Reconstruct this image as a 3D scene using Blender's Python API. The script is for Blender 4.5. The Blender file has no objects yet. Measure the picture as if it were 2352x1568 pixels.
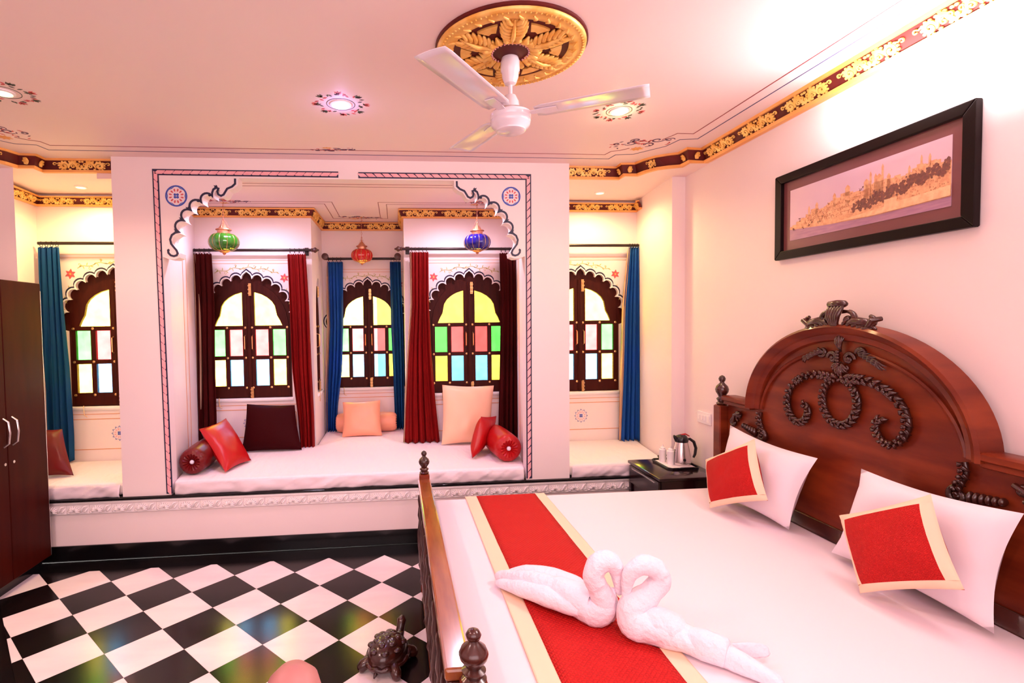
import bpy, math, random
from math import sin, cos, pi, sqrt, atan2, radians
from mathutils import Vector, Matrix, geometry, noise
random.seed(7)
SC = bpy.context.scene
COL = SC.collection

# ------------------------------------------------------------------ camera
cd = bpy.data.cameras.new('camera')
cam = bpy.data.objects.new('camera', cd); COL.objects.link(cam)
cam.location = (0.1193, -3.5836, 1.6144)
cam.rotation_euler = (1.53218, 0.01374, -0.09352)
cd.sensor_width = 36.0; cd.lens = 18.2397
cd.shift_x = 0.06413; cd.shift_y = 0.00117
cd.clip_start = 0.02
SC.camera = cam

# ------------------------------------------------------------------ light of the place
w = bpy.data.worlds.new('sky'); SC.world = w; w.use_nodes = True
bg = w.node_tree.nodes['Background']
bg.inputs[0].default_value = (1.0, 0.97, 0.92, 1); bg.inputs[1].default_value = 13.5

def lamp(name, kind, loc, energy, color, size=0.1, rot=(0, 0, 0), size_y=None, spot=None, blend=.6):
    l = bpy.data.lights.new(name, kind); o = bpy.data.objects.new(name, l); COL.objects.link(o)
    o.location = loc; o.rotation_euler = rot; l.energy = energy; l.color = color
    if kind == 'AREA':
        l.size = size
        if size_y: l.shape = 'RECTANGLE'; l.size_y = size_y
    else:
        l.shadow_soft_size = size
    if kind == 'SPOT': l.spot_size = spot or 2.6; l.spot_blend = blend
    return o
PINK = (1.0, .66, .62); WARM = (1.0, .74, .36); COOL = (.96, .92, 1.0); LILAC = (.60, .42, 1.0)
# pink fill light added behind the camera; the rear wall has no window
lamp('rear_fill', 'AREA', (-.1, -4.7, 1.75), 58, (1.0, .76, .80), 3.6, (radians(90), 0, 0), 1.7)
# tube light on the right wall (its own glow, see the fitting below)
lamp('tube_glow', 'AREA', (2.165, -2.05, 2.60), 25, (1.0, .89, .93), .05, (0, radians(88), 0), 1.15)
lamp('tube_wash', 'AREA', (2.08, -1.95, 2.56), 15, (1.0, .92, .93), .06, (0, radians(-118), 0), 1.2)
# ceiling downlights: the two in view, one on the left; then two added fill spots
lamp('downlight_lilac', 'SPOT', (-.160, -.755, 2.745), 30, LILAC, .05, spot=2.5)
lamp('downlight_warm', 'SPOT', (1.364, -.758, 2.745), 15, WARM, .05, spot=2.5)
lamp('downlight_left', 'SPOT', (-1.70, -.80, 2.745), 46, (1, .55, .40), .05, spot=2.6)
lamp('fill_spot_rear_left', 'SPOT', (-1.55, -2.5, 2.745), 60, PINK, .05, spot=2.7)  # unseen pink fill added to brighten the room, no fitting
lamp('fill_spot_rear', 'SPOT', (.6, -3.2, 2.745), 46, PINK, .05, spot=2.7)  # second added pink fill, out of view and without a fitting
# alcove and bay downlights
lamp('downlight_glow_lilac', 'POINT', (-.160, -.755, 2.735), .7, LILAC, .03)
lamp('downlight_glow_warm', 'POINT', (1.364, -.758, 2.735), .7, WARM, .03)
lamp('alcove_downlight_left', 'SPOT', (-2.22, .60, 2.655), 30, (1, .78, .30), .04, spot=2.9)
lamp('alcove_downlight_right', 'SPOT', (1.80, .62, 2.655), 24, (1, .78, .34), .04, spot=2.9)
lamp('bay_downlight_left', 'SPOT', (-1.05, .66, 2.63), 27, (.90, .72, 1.0), .04, spot=2.9)
lamp('bay_downlight_right', 'SPOT', (.62, .66, 2.63), 27, (1, .76, .95), .04, spot=2.9)

SC.view_settings.view_transform = 'Standard'
SC.view_settings.look = 'None'
SC.view_settings.gamma = 1.0
SC.view_settings.use_curve_mapping = False
SC.view_settings.exposure = 0.30
cy = SC.cycles
cy.use_denoising = True
cy.max_bounces = 10; cy.diffuse_bounces = 6; cy.glossy_bounces = 4; cy.transparent_max_bounces = 12; cy.transmission_bounces = 8
cy.sample_clamp_indirect = 6.0
cy.caustics_reflective = False; cy.caustics_refractive = False

# ------------------------------------------------------------------ materials
def nt(m): return m.node_tree.nodes, m.node_tree.links
def mat(name, col, rough=.6, metal=0., spec=.5, col2=None, nscale=6., stretch=(1, 1, 1), bump=0., bscale=60., coat=0., trans=0., sheen=0., emit=None, estr=0., bstretch=None, contrast=(.35, .65), ior=None, detail=4.):
    m = bpy.data.materials.new(name); m.use_nodes = True
    N, L = nt(m); b = N['Principled BSDF']
    b.inputs['Base Color'].default_value = (*col, 1); b.inputs['Roughness'].default_value = rough
    b.inputs['Metallic'].default_value = metal
    b.inputs['Specular IOR Level'].default_value = spec
    b.inputs['Coat Weight'].default_value = coat; b.inputs['Coat Roughness'].default_value = .12
    b.inputs['Transmission Weight'].default_value = trans
    b.inputs['Sheen Weight'].default_value = sheen
    if ior: b.inputs['IOR'].default_value = ior
    if emit: b.inputs['Emission Color'].default_value = (*emit, 1); b.inputs['Emission Strength'].default_value = estr
    tc = N.new('ShaderNodeTexCoord')
    if col2:
        mp = N.new('ShaderNodeMapping'); mp.inputs['Scale'].default_value = stretch
        n = N.new('ShaderNodeTexNoise'); n.inputs['Scale'].default_value = nscale; n.inputs['Detail'].default_value = detail
        r = N.new('ShaderNodeValToRGB'); r.color_ramp.elements[0].color = (*col, 1); r.color_ramp.elements[1].color = (*col2, 1)
        r.color_ramp.elements[0].position, r.color_ramp.elements[1].position = contrast
        L.new(tc.outputs['Object'], mp.inputs[0]); L.new(mp.outputs[0], n.inputs['Vector']); L.new(n.outputs['Fac'], r.inputs[0]); L.new(r.outputs[0], b.inputs['Base Color'])
    if bump:
        mp = N.new('ShaderNodeMapping'); mp.inputs['Scale'].default_value = bstretch or (1, 1, 1)
        n = N.new('ShaderNodeTexNoise'); n.inputs['Scale'].default_value = bscale; n.inputs['Detail'].default_value = 3
        bp = N.new('ShaderNodeBump'); bp.inputs['Strength'].default_value = bump; bp.inputs['Distance'].default_value = .02
        L.new(tc.outputs['Object'], mp.inputs[0]); L.new(mp.outputs[0], n.inputs['Vector']); L.new(n.outputs['Fac'], bp.inputs['Height']); L.new(bp.outputs[0], b.inputs['Normal'])
    return m
def glass(name, col, tint=.9):
    m = bpy.data.materials.new(name); m.use_nodes = True
    N, L = nt(m); N.remove(N['Principled BSDF'])
    tr = N.new('ShaderNodeBsdfTransparent'); tl = N.new('ShaderNodeBsdfTranslucent'); gl = N.new('ShaderNodeBsdfGlossy'); gl.inputs['Roughness'].default_value = .08
    tc = N.new('ShaderNodeTexCoord'); n = N.new('ShaderNodeTexNoise'); n.inputs['Scale'].default_value = 14; n.inputs['Detail'].default_value = 3
    r = N.new('ShaderNodeValToRGB'); r.color_ramp.elements[0].position = .3; r.color_ramp.elements[1].position = .75
    r.color_ramp.elements[0].color = (*[c * .90 for c in col], 1); r.color_ramp.elements[1].color = (*[min(1, c * 1.05 + .01) for c in col], 1)
    L.new(tc.outputs['Object'], n.inputs['Vector']); L.new(n.outputs['Fac'], r.inputs[0])
    L.new(r.outputs[0], tr.inputs[0]); L.new(r.outputs[0], tl.inputs[0])
    m1 = N.new('ShaderNodeMixShader'); m1.inputs[0].default_value = .08; m2 = N.new('ShaderNodeMixShader'); m2.inputs[0].default_value = .04
    L.new(tr.outputs[0], m1.inputs[1]); L.new(tl.outputs[0], m1.inputs[2]); L.new(m1.outputs[0], m2.inputs[1]); L.new(gl.outputs[0], m2.inputs[2])
    L.new(m2.outputs[0], N['Material Output'].inputs[0])
    return m
M = {}
M['plaster'] = mat('plaster', (.86, .73, .73), .62, col2=(.88, .76, .75), nscale=1.2, bump=.04, bscale=9)
M['ceilpaint'] = mat('ceiling_paint', (.90, .69, .68), .6, col2=(.90, .72, .70), nscale=.8)
M['maroonpaint'] = mat('maroon_paint', (.13, .010, .007), .55, spec=.3, col2=(.08, .006, .005), nscale=9)
M['goldpaint'] = mat('gold_paint', (.83, .42, .07), .42, metal=.25, col2=(.95, .60, .17), nscale=22)
M['goldedge'] = mat('gold_edge_paint', (.80, .33, .07), .42, metal=.15, col2=(.86, .42, .12), nscale=5)
M['blackpaint'] = mat('navy_black_paint', (.012, .010, .045), .5)
M['pinkpaint'] = mat('pink_paint', (.86, .38, .42), .6, col2=(.9, .48, .5), nscale=20)
M['redpaint'] = mat('red_paint', (.62, .09, .10), .6)
M['bluepaint'] = mat('blue_paint', (.05, .09, .42), .6)
M['greenpaint'] = mat('olive_paint', (.48, .42, .12), .6, col2=(.56, .50, .2), nscale=20)
M['orangepaint'] = mat('orange_line_paint', (.72, .33, .16), .6)
M['whitepaint'] = mat('white_paint', (.93, .86, .86), .55)
M['darkgreen'] = mat('dark_green_paint', (.10, .10, .08), .6)
M['blackstone'] = mat('black_stone', (.003, .003, .004), .16, spec=.35, col2=(.006, .004, .004), nscale=4)
M['tileblack'] = mat('black_marble', (.003, .0025, .003), .18, spec=.33, col2=(.009, .005, .005), nscale=3)
M['tilewhite'] = mat('white_marble', (.80, .68, .68), .22, col2=(.86, .78, .76), nscale=2.2, stretch=(1, 3, 1), spec=.4)
M['shutter'] = mat('dark_shutter_wood', (.038, .0035, .002), .5, spec=.15, col2=(.055, .006, .003), nscale=8, stretch=(6, 6, .8))
M['wood'] = mat('carved_wood', (.11, .012, .004), .38, spec=.2, col2=(.20, .030, .008), nscale=3, stretch=(1, 1.0, 5), coat=.12)
M['wooddark'] = mat('dark_carved_wood', (.030, .005, .003), .27, col2=(.060, .011, .006), nscale=9, coat=.4)
M['woodrail'] = mat('footboard_rail_wood', (.20, .045, .010), .22, col2=(.30, .085, .020), nscale=4, stretch=(6, .7, 3), coat=.7)
M['cabinet'] = mat('cabinet_laminate', (.032, .0024, .001), .42, spec=.07, col2=(.048, .004, .0016), nscale=4, stretch=(3, 3, .5))
M['espresso'] = mat('espresso_wood', (.012, .003, .005), .2, col2=(.020, .005, .007), nscale=5, stretch=(.6, 4, 1), coat=.3)
M['brass'] = mat('brass', (.80, .48, .20), .3, metal=.9)
M['copper'] = mat('copper_filigree', (.55, .22, .13), .42, metal=.75, col2=(.75, .35, .2), nscale=60)
M['steel'] = mat('brushed_steel', (.74, .66, .66), .25, metal=.95, bump=.03, bscale=200, bstretch=(1, 1, .05))
M['blackplastic'] = mat('black_plastic', (.010, .008, .010), .25)
M['rod'] = mat('rod_black_metal', (.025, .012, .012), .35, metal=.3)
M['rodwood'] = mat('rod_brown', (.07, .02, .014), .4)
M['fanwhite'] = mat('fan_white_enamel', (.82, .74, .80), .22, coat=.4)
M['sheet'] = mat('white_sheet', (.80, .69, .73), .75, bump=.12, bscale=3.2, spec=.15)
M['sheetwrinkle'] = mat('wrinkled_white_sheet', (.85, .77, .80), .75, bump=.55, bscale=5, bstretch=(3.0, 1.2, .8), spec=.15)
M['pillow'] = mat('pillow_cotton', (.80, .71, .76), .75, bump=.18, bscale=6, spec=.15)
M['red'] = mat('red_quilted_cotton', (.48, .009, .008), .7, spec=.2)
M['cream'] = mat('cream_cotton', (.85, .60, .42), .7, bump=.06, bscale=20)
M['towel'] = mat('white_terry', (.82, .72, .79), .95, spec=.1, bump=.45, bscale=48, bstretch=(1, 1, 1))
M['satinred'] = mat('red_satin', (.42, .004, .006), .36, spec=.4)
M['satindark'] = mat('dark_red_satin', (.13, .003, .004), .36, spec=.35)
M['maroon'] = mat('maroon_satin', (.030, .001, .002), .6, spec=.06)
M['peach'] = mat('peach_satin', (.86, .36, .22), .40)
M['peachlight'] = mat('light_peach_satin', (.92, .56, .36), .38)
M['currred'] = mat('red_curtain', (.22, .003, .003), .7, spec=.15, col2=(.17, .0025, .0025), nscale=2)
M['curdark'] = mat('dark_maroon_curtain', (.040, .0025, .002), .75, spec=.12, col2=(.070, .003, .003), nscale=2)
M['curblue'] = mat('blue_curtain', (.006, .060, .33), .65, spec=.2, col2=(.008, .070, .26), nscale=2)
M['curteal'] = mat('teal_blue_curtain', (.005, .060, .15), .7, spec=.15, col2=(.005, .045, .18), nscale=2)
M['lining'] = mat('beige_lining', (.62, .40, .26), .7, col2=(.42, .22, .13), nscale=30, stretch=(3, 1, .1))
M['button'] = mat('pale_button', (.80, .72, .85), .3)
M['white'] = mat('white_plastic', (.86, .80, .82), .4)
M['tube'] = mat('tube_light', (1, 1, 1), .5, emit=(1, .97, .95), estr=7)
M['lensl'] = mat('lilac_lamp', (1, 1, 1), .5, emit=(.42, .22, 1.0), estr=4)
M['lensw'] = mat('warm_lamp', (1, 1, 1), .5, emit=(1, .70, .28), estr=5)
M['turtle'] = mat('dark_polished_wood', (.018, .003, .002), .25, col2=(.05, .010, .005), nscale=18, coat=.35)
M['knob'] = mat('pink_brown_knob', (.38, .15, .14), .5)
M['gyellow'] = glass('yellow_glass', (.99, .84, .27)); M['ggreen'] = glass('green_glass', (.235, .83, .24)); M['gred'] = glass('pink_red_glass', (.95, .25, .25))
M['gblue'] = glass('blue_glass', (.36, .72, 1.0)); M['gamber'] = glass('amber_glass', (.99, .85, .27))
def lampglass(name, col):
    m = mat(name, col, .12, trans=.12, coat=.3); return m
M['lgreen'] = lampglass('green_lamp_glass', (.03, .17, .012)); M['lred'] = lampglass('red_lamp_glass', (.55, .008, .006)); M['lblue'] = lampglass('blue_lamp_glass', (.012, .008, .22))
# quilting on the red cotton: fine relief only
def add_quilt(m, sc=26.):
    N, L = nt(m); b = N['Principled BSDF']; tc = N.new('ShaderNodeTexCoord')
    hs = []
    for ang in (45, -45):
        mp = N.new('ShaderNodeMapping'); mp.inputs['Rotation'].default_value = (0, 0, radians(ang)); wv = N.new('ShaderNodeTexWave'); wv.inputs['Scale'].default_value = sc / 6; wv.inputs['Distortion'].default_value = .6
        L.new(tc.outputs['UV'], mp.inputs[0]); L.new(mp.outputs[0], wv.inputs['Vector']); pw = N.new('ShaderNodeMath'); pw.operation = 'POWER'; pw.inputs[1].default_value = .25
        L.new(wv.outputs['Fac'], pw.inputs[0]); hs.append(pw)
    mn = N.new('ShaderNodeMath'); mn.operation = 'MINIMUM'; L.new(hs[0].outputs[0], mn.inputs[0]); L.new(hs[1].outputs[0], mn.inputs[1])
    bp = N.new('ShaderNodeBump'); bp.inputs['Strength'].default_value = .55; bp.inputs['Distance'].default_value = .008
    L.new(mn.outputs[0], bp.inputs['Height']); L.new(bp.outputs[0], b.inputs['Normal'])
add_quilt(M['red'])

# ------------------------------------------------------------------ mesh builder
class MB:
    def __init__(s, xf=None): s.v = []; s.f = []; s.uv = None; s.xf = xf
    def add(s, vs, fs):
        o = len(s.v)
        s.v += [tuple(s.xf @ Vector(p)) if s.xf is not None else tuple(p) for p in vs]
        s.f += [tuple(i + o for i in f) for f in fs]
        return s
    def box(s, x0, x1, y0, y1, z0, z1, b=0):
        x0, x1 = min(x0, x1), max(x0, x1); y0, y1 = min(y0, y1), max(y0, y1); z0, z1 = min(z0, z1), max(z0, z1)
        if b <= 0:
            return s.add([(x, y, z) for z in (z0, z1) for x, y in ((x0, y0), (x1, y0), (x1, y1), (x0, y1))],
                         [(3, 2, 1, 0), (4, 5, 6, 7), (0, 1, 5, 4), (1, 2, 6, 5), (2, 3, 7, 6), (3, 0, 4, 7)])
        vs = []; ring = [(x0, y0, 1, 1), (x1, y0, -1, 1), (x1, y1, -1, -1), (x0, y1, 1, -1)]
        for z, i in ((z0, b), (z0 + b, 0), (z1 - b, 0), (z1, b)):
            for x, y, sx, sy in ring:
                vs += ([(x + sx * (b + i), y + sy * i, z), (x + sx * i, y + sy * (b + i), z)] if sx * sy < 0 else [(x + sx * i, y + sy * (b + i), z), (x + sx * (b + i), y + sy * i, z)])
        fs = [tuple(range(7, -1, -1)), tuple(range(24, 32))]
        for k in range(3):
            for j in range(8): fs.append((k * 8 + j, k * 8 + (j + 1) % 8, k * 8 + 8 + (j + 1) % 8, k * 8 + 8 + j))
        return s.add(vs, fs)
    def tube(s, pts, r, n=8, closed=False, flat=1.0):
        pts = [Vector(p) for p in pts]; k = len(pts)
        rs = r if isinstance(r, (list, tuple)) else [r] * k
        vs = []; up = None
        for i in range(k):
            if closed: t = pts[(i + 1) % k] - pts[i - 1]
            else: t = pts[min(i + 1, k - 1)] - pts[max(i - 1, 0)]
            if t.length < 1e-9: t = Vector((0, 0, 1))
            t.normalize()
            if up is None:
                up = Vector((0, 0, 1)) if abs(t.z) < .9 else Vector((1, 0, 0))
            a = up - t * up.dot(t)
            if a.length < 1e-6: a = t.orthogonal()
            a.normalize(); up = a; b = t.cross(a)
            for j in range(n):
                th = 2 * pi * j / n
                vs.append(pts[i] + (a * cos(th) * flat + b * sin(th)) * rs[i])
        fs = []
        for i in range(k if closed else k - 1):
            for j in range(n):
                i2 = (i + 1) % k
                fs.append((i * n + j, i * n + (j + 1) % n, i2 * n + (j + 1) % n, i2 * n + j))
        if not closed: fs += [tuple(range(n - 1, -1, -1)), tuple(range((k - 1) * n, k * n))]
        return s.add(vs, fs)
    def lathe(s, prof, c=(0, 0, 0), n=20, lobes=0, la=0., caps=True):
        vs = []
        for r, z in prof:
            for j in range(n):
                th = 2 * pi * j / n; rr = r * (1 + la * abs(cos(lobes * th / 2))) if lobes else r
                vs.append((c[0] + rr * cos(th), c[1] + rr * sin(th), c[2] + z))
        fs = [(i * n + j, i * n + (j + 1) % n, (i + 1) * n + (j + 1) % n, (i + 1) * n + j) for i in range(len(prof) - 1) for j in range(n)]
        if caps: fs += [tuple(range(n - 1, -1, -1)), tuple(range((len(prof) - 1) * n, len(prof) * n))]
        return s.add(vs, fs)
    def ell(s, c, r, n=10, m=7, rot=None):
        vs = []; c = Vector(c)
        for i in range(m + 1):
            ph = -pi / 2 + pi * i / m
            for j in range(n):
                p = Vector((r[0] * cos(ph) * cos(2 * pi * j / n), r[1] * cos(ph) * sin(2 * pi * j / n), r[2] * sin(ph)))
                if rot is not None: p = rot @ p
                vs.append(c + p)
        return s.add(vs, [(i * n + j, i * n + (j + 1) % n, (i + 1) * n + (j + 1) % n, (i + 1) * n + j) for i in range(m) for j in range(n)])
    def plate(s, outer, holes, d, fn):
        """prism of polygon (2D) with holes, from depth 0 to d; fn(a, b, depth) -> 3D"""
        loops = [outer] + list(holes)
        pl = [[Vector((a, b, 0)) for a, b in l] for l in loops]
        tris = geometry.tessellate_polygon(pl); flat = [p for l in loops for p in l]; n = len(flat)
        vs = [fn(a, b, 0) for a, b in flat] + [fn(a, b, d) for a, b in flat]
        fs = [tuple(t) for t in tris] + [tuple(i + n for i in reversed(t)) for t in tris]
        o = 0
        for l in loops:
            k = len(l)
            fs += [(o + i, o + (i + 1) % k, o + (i + 1) % k + n, o + i + n) for i in range(k)]; o += k
        return s.add(vs, fs)
    def ribbon(s, pts, wd, d, fn, closed=False):
        """flat band along a 2D path, thickness d"""
        k = len(pts); P = [Vector(p) for p in pts]; ws = wd if isinstance(wd, (list, tuple)) else [wd] * k
        A = []; B = []
        for i in range(k):
            a = P[i - 1] if (i > 0 or closed) else P[i]; b = P[(i + 1) % k] if (i < k - 1 or closed) else P[i]
            d1 = (P[i] - a); d2 = (b - P[i])
            d1 = d1.normalized() if d1.length > 1e-9 else d2.normalized(); d2 = d2.normalized() if d2.length > 1e-9 else d1
            t = d1 + d2; t = t.normalized() if t.length > 1e-6 else d1
            nn = Vector((-t.y, t.x)); c = max(.5, nn.dot(Vector((-d1.y, d1.x))))
            A.append(P[i] + nn * ws[i] / 2 / c); B.append(P[i] - nn * ws[i] / 2 / c)
        vs = []
        for i in range(k): vs += [fn(*A[i], 0), fn(*B[i], 0), fn(*B[i], d), fn(*A[i], d)]
        fs = []
        for i in range(k if closed else k - 1):
            j = (i + 1) % k
            for q in range(4): fs.append((i * 4 + q, i * 4 + (q + 1) % 4, j * 4 + (q + 1) % 4, j * 4 + q))
        if not closed: fs += [(3, 2, 1, 0), ((k - 1) * 4, (k - 1) * 4 + 1, (k - 1) * 4 + 2, (k - 1) * 4 + 3)]
        return s.add(vs, fs)
    def grid(s, nu, nv, fn, closed_u=False):
        vs = [fn(i / (nu if closed_u else nu), j / nv) for j in range(nv + 1) for i in range(nu + (0 if closed_u else 1))]
        W = nu if closed_u else nu + 1
        fs = [(j * W + i, j * W + (i + 1) % W, (j + 1) * W + (i + 1) % W, (j + 1) * W + i) for j in range(nv) for i in range(nu)]
        return s.add(vs, fs)

def wloc(o):
    v = Vector(o.location)
    while o.parent: o = o.parent; v += o.location
    return v
SOFT = ('wooddark', 'goldpaint', 'towel', 'turtle', 'whitepaint')
def obj(name, mb, m, parent=None, smooth=True, kind=None, bevel=0, subd=0, solid=0, recalc=True, uv=None, loc=None):
    me = bpy.data.meshes.new(name)
    base = Vector(loc) if loc is not None else (wloc(parent) if parent else Vector((0, 0, 0)))
    me.from_pydata([tuple(Vector(p) - base) for p in mb.v], [], mb.f)
    if recalc:
        import bmesh
        b = bmesh.new(); b.from_mesh(me); bmesh.ops.recalc_face_normals(b, faces=b.faces); b.to_mesh(me); b.free()
    me.materials.append(m if not isinstance(m, str) else M[m])
    if uv is not None:
        ul = me.uv_layers.new(name='UVMap')
        for lp in me.loops: ul.data[lp.index].uv = uv[lp.vertex_index]
    if smooth:
        me.shade_smooth()
        if hasattr(me, 'set_sharp_from_angle'): me.set_sharp_from_angle(angle=radians(72 if (m in SOFT or getattr(m, 'name', '') in SOFT) else 38))
    me.update()
    o = bpy.data.objects.new(name, me); COL.objects.link(o)
    if parent: o.parent = parent; o.location = base - wloc(parent)
    else: o.location = base
    if kind: o['kind'] = kind
    if bevel:
        md = o.modifiers.new('b', 'BEVEL'); md.width = bevel; md.segments = 2; md.limit_method = 'ANGLE'
    if solid:
        md = o.modifiers.new('s', 'SOLIDIFY'); md.thickness = solid; md.offset = 0
    if subd:
        md = o.modifiers.new('u', 'SUBSURF'); md.levels = subd; md.render_levels = subd
    return o
def tag(o, label, cat, group=None, kind=None):
    if label: o['label'] = label
    if cat: o['category'] = cat
    if group: o['group'] = group
    if kind: o['kind'] = kind
    return o
def thing(name, loc, label, cat, group=None):
    o = bpy.data.objects.new(name, None); COL.objects.link(o); o.location = loc; o.empty_display_size = .05
    return tag(o, label, cat, group)
def struct(name, mb, m, label=None, cat=None, **k):
    o = obj(name, mb, m, kind='structure', **k)
    if label: o['label'] = label
    return o
def struct_empty(name, loc, label=None):
    o = bpy.data.objects.new(name, None); COL.objects.link(o); o.location = loc; o['kind'] = 'structure'
    if label: o['label'] = label
    return o
def copy_tree(o, parent=None):
    c = o.copy(); COL.objects.link(c); c.parent = parent
    for ch in list(o.children): copy_tree(ch, c)
    return c
def XZ(y): return lambda a, b, d: (a, y + d, b)       # front face at y, depth grows away from camera
def XZf(y): return lambda a, b, d: (a, y - d, b)      # proud of the face, towards the camera
def XY(z): return lambda a, b, d: (a, b, z + d)
def XYd(z): return lambda a, b, d: (a, b, z - d)
def arcpts(c, r, a0, a1, n, ry=None):
    ry = ry or r
    return [(c[0] + r * cos(a0 + (a1 - a0) * i / n), c[1] + ry * sin(a0 + (a1 - a0) * i / n)) for i in range(n + 1)]
def smoothpath(pts, n=6, closed=False):
    P = [Vector(p) for p in pts]; out = []; k = len(P)
    for i in range(k if closed else k - 1):
        p0 = P[i - 1] if (i > 0 or closed) else P[i]; p1 = P[i]; p2 = P[(i + 1) % k]; p3 = P[(i + 2) % k] if (i + 2 < k or closed) else p2
        for j in range(n):
            t = j / n
            out.append(.5 * ((2 * p1) + (p2 - p0) * t + (2 * p0 - 5 * p1 + 4 * p2 - p3) * t * t + (3 * p1 - p0 - 3 * p2 + p3) * t ** 3))
    if not closed: out.append(P[-1].copy())
    return out
def spiral(c, r0, r1, a0, turns, n=22):
    return [(c[0] + (r0 + (r1 - r0) * (i / n)) * cos(a0 + turns * 2 * pi * i / n), c[1] + (r0 + (r1 - r0) * (i / n)) * sin(a0 + turns * 2 * pi * i / n)) for i in range(n + 1)]

ZC = 2.775; ZS = 2.672; ZB = 2.65
def wallx(y): return 2.30 - .030 * (.19 - y)

# ================================================================== ROOM SHELL
# ---- floor with marble tiles
fl = struct('floor', MB().box(-3.1, 2.6, -5.0, .22, -.08, -.004), 'blackstone', 'black stone floor inlaid with a black and white diamond marble field')
S = .27; TH = .01707
def fw(x, y):
    return (x * cos(TH) + y * sin(TH), -x * sin(TH) + y * cos(TH))
def tileinside(x, y):
    return y < .002 + .0 and (x > -2.62) and (x + 2.09) * .781 + (y + .49) * .625 > -.0 or (y < .002 and y > -.49 and x > -2.10 - .0)
def clip(poly, a, b, c):     # keep a*x + b*y >= c
    out = []
    for i in range(len(poly)):
        p, q = poly[i], poly[(i + 1) % len(poly)]; dp = a * p[0] + b * p[1] - c; dq = a * q[0] + b * q[1] - c
        if dp >= 0: out.append(p)
        if (dp >= 0) != (dq >= 0):
            t = dp / (dp - dq); out.append((p[0] + (q[0] - p[0]) * t, p[1] + (q[1] - p[1]) * t))
    return out
whole = {}
for i in range(-14, 24):
    for j in range(-14, 26):
        g = .0022
        c = [(i + g, j + g), (i + 1 - g, j + g), (i + 1 - g, j + 1 - g), (i + g, j + 1 - g)]
        poly = [fw((a - b) * S / sqrt(2), -(a + b) * S / sqrt(2)) for a, b in c]
        cx = sum(p[0] for p in poly) / 4; cyy = sum(p[1] for p in poly) / 4
        if cyy > .15 or cyy < -3.0 or cx > .75 or cx < -2.6: continue
        n0 = len(poly)
        q = clip(poly, 0, -1, .0)                         # in front of the black border
        q = clip(q, .781, .625, -2.135 * .781 - .49 * .625)  # slanted border on the left
        q = clip(q, -1, 0, -.55)
        if len(q) < 3: continue
        area = abs(sum(q[k][0] * q[(k + 1) % len(q)][1] - q[(k + 1) % len(q)][0] * q[k][1] for k in range(len(q)))) / 2
        if area < .0012: continue
        white = (i + j) % 2 == 0
        t = obj('tile', MB().plate(q, [], .006, XYd(.002)), 'tilewhite' if white else 'tileblack', fl, smooth=False)
# ---- raised platform
pf = struct('wall_platform', MB().box(-3.1, 2.6, .19, 2.1, 0, .412), 'plaster', 'raised plinth of the window seats, plain white front')
bs = struct('baseboard_front', MB().box(-2.9, 2.4, .178, .19, 0, .104, .002), 'blackstone', 'black stone skirting along the foot of the raised seat')
sl = obj('slab', MB().box(-2.95, 2.45, .165, 2.1, .412, .430, .004), 'blackstone', pf)
obj('fillet', MB().box(-2.9, 2.4, .172, .192, .392, .412, .004), 'whitepaint', pf)
obj('fillet', MB().box(-2.9, 2.4, .180, .192, .322, .332, .003), 'whitepaint', pf)
# leaf moulding: one relief leaf repeated
def leafmould():
    m = MB()
    m.box(-.070, .076, -.001, .003, -.029, .029)
    for k in range(9):
        a = radians(-10 + k * 22)
        m.tube([(-.020, -.003, -.014), (-.020 + .022 * cos(a), -.011, -.014 + .020 * sin(a)), (-.020 + .042 * cos(a), -.004, -.014 + .036 * sin(a))], [.003, .0058, .0028], 6)
    m.tube([(.020, -.004, -.022), (.034, -.010, -.012), (.040, -.012, .006), (.052, -.010, .020), (.068, -.007, .022)], [.003, .0065, .0075, .006, .003], 7)
    m.tube([(.046, -.004, -.024), (.058, -.010, -.014), (.066, -.008, -.002), (.072, -.004, .008)], [.003, .0065, .005, .002], 7)
    m.tube([(-.066, -.004, -.024), (-.054, -.009, -.018), (-.046, -.008, -.024)], [.003, .0055, .003], 6)
    m.v = [(x_, y_ * 1.7 if y_ < 0 else y_, z_) for x_, y_, z_ in m.v]
    return m
lm = obj('leaf_relief', leafmould(), 'whitepaint', pf, loc=(0, 0, 0)); lm.location = (-2.7, .186, .361)
x = -2.7 + .148
while x < 2.2:
    c = lm.copy(); COL.objects.link(c); c.location = (x, .186, .361); x += .148
# ---- ceiling (the tray) with soffits
R_TOP = [(1.31, .258), (1.784, .258), (1.789, .165), (1.888, .157), (1.916, .070), (1.966, -.012), (2.031, -.060), (2.092, -.092), (2.094, -.192), (2.204, -.192), (2.165, -2.0), (2.11, -4.9)]
R_BOT = [(1.31, .285), (1.826, .290), (1.824, .190), (1.924, .190), (1.950, .105), (1.995, .030), (2.062, -.010), (2.142, -.042), (2.140, -.140), (2.262, -.140), (2.225, -2.0), (2.165, -4.9)]
MIRX = -.4765
def mir(P): return [(MIRX - x, y) for x, y in P]
ceil_ = struct('ceiling', MB().box(-3.2, 2.7, -5.0, .34, ZC, ZC + .08), 'ceilpaint', 'pale pink painted ceiling of the main room')
for nm, P, s_ in (('right', R_BOT, 1), ('left', mir(R_BOT), -1)):
    far = 2.7 if s_ > 0 else -3.2
    poly = [(P[0][0], .345)] + [(a, b) for a, b in P] + [(far, -4.9), (far, .345)]
    obj('soffit', MB().plate(poly, [], .08, XY(2.688)), 'ceilpaint', ceil_, smooth=False)
obj('soffit', MB().box(1.36, 2.7, .345, 1.4, 2.689, 2.76), 'ceilpaint', ceil_)
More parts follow.
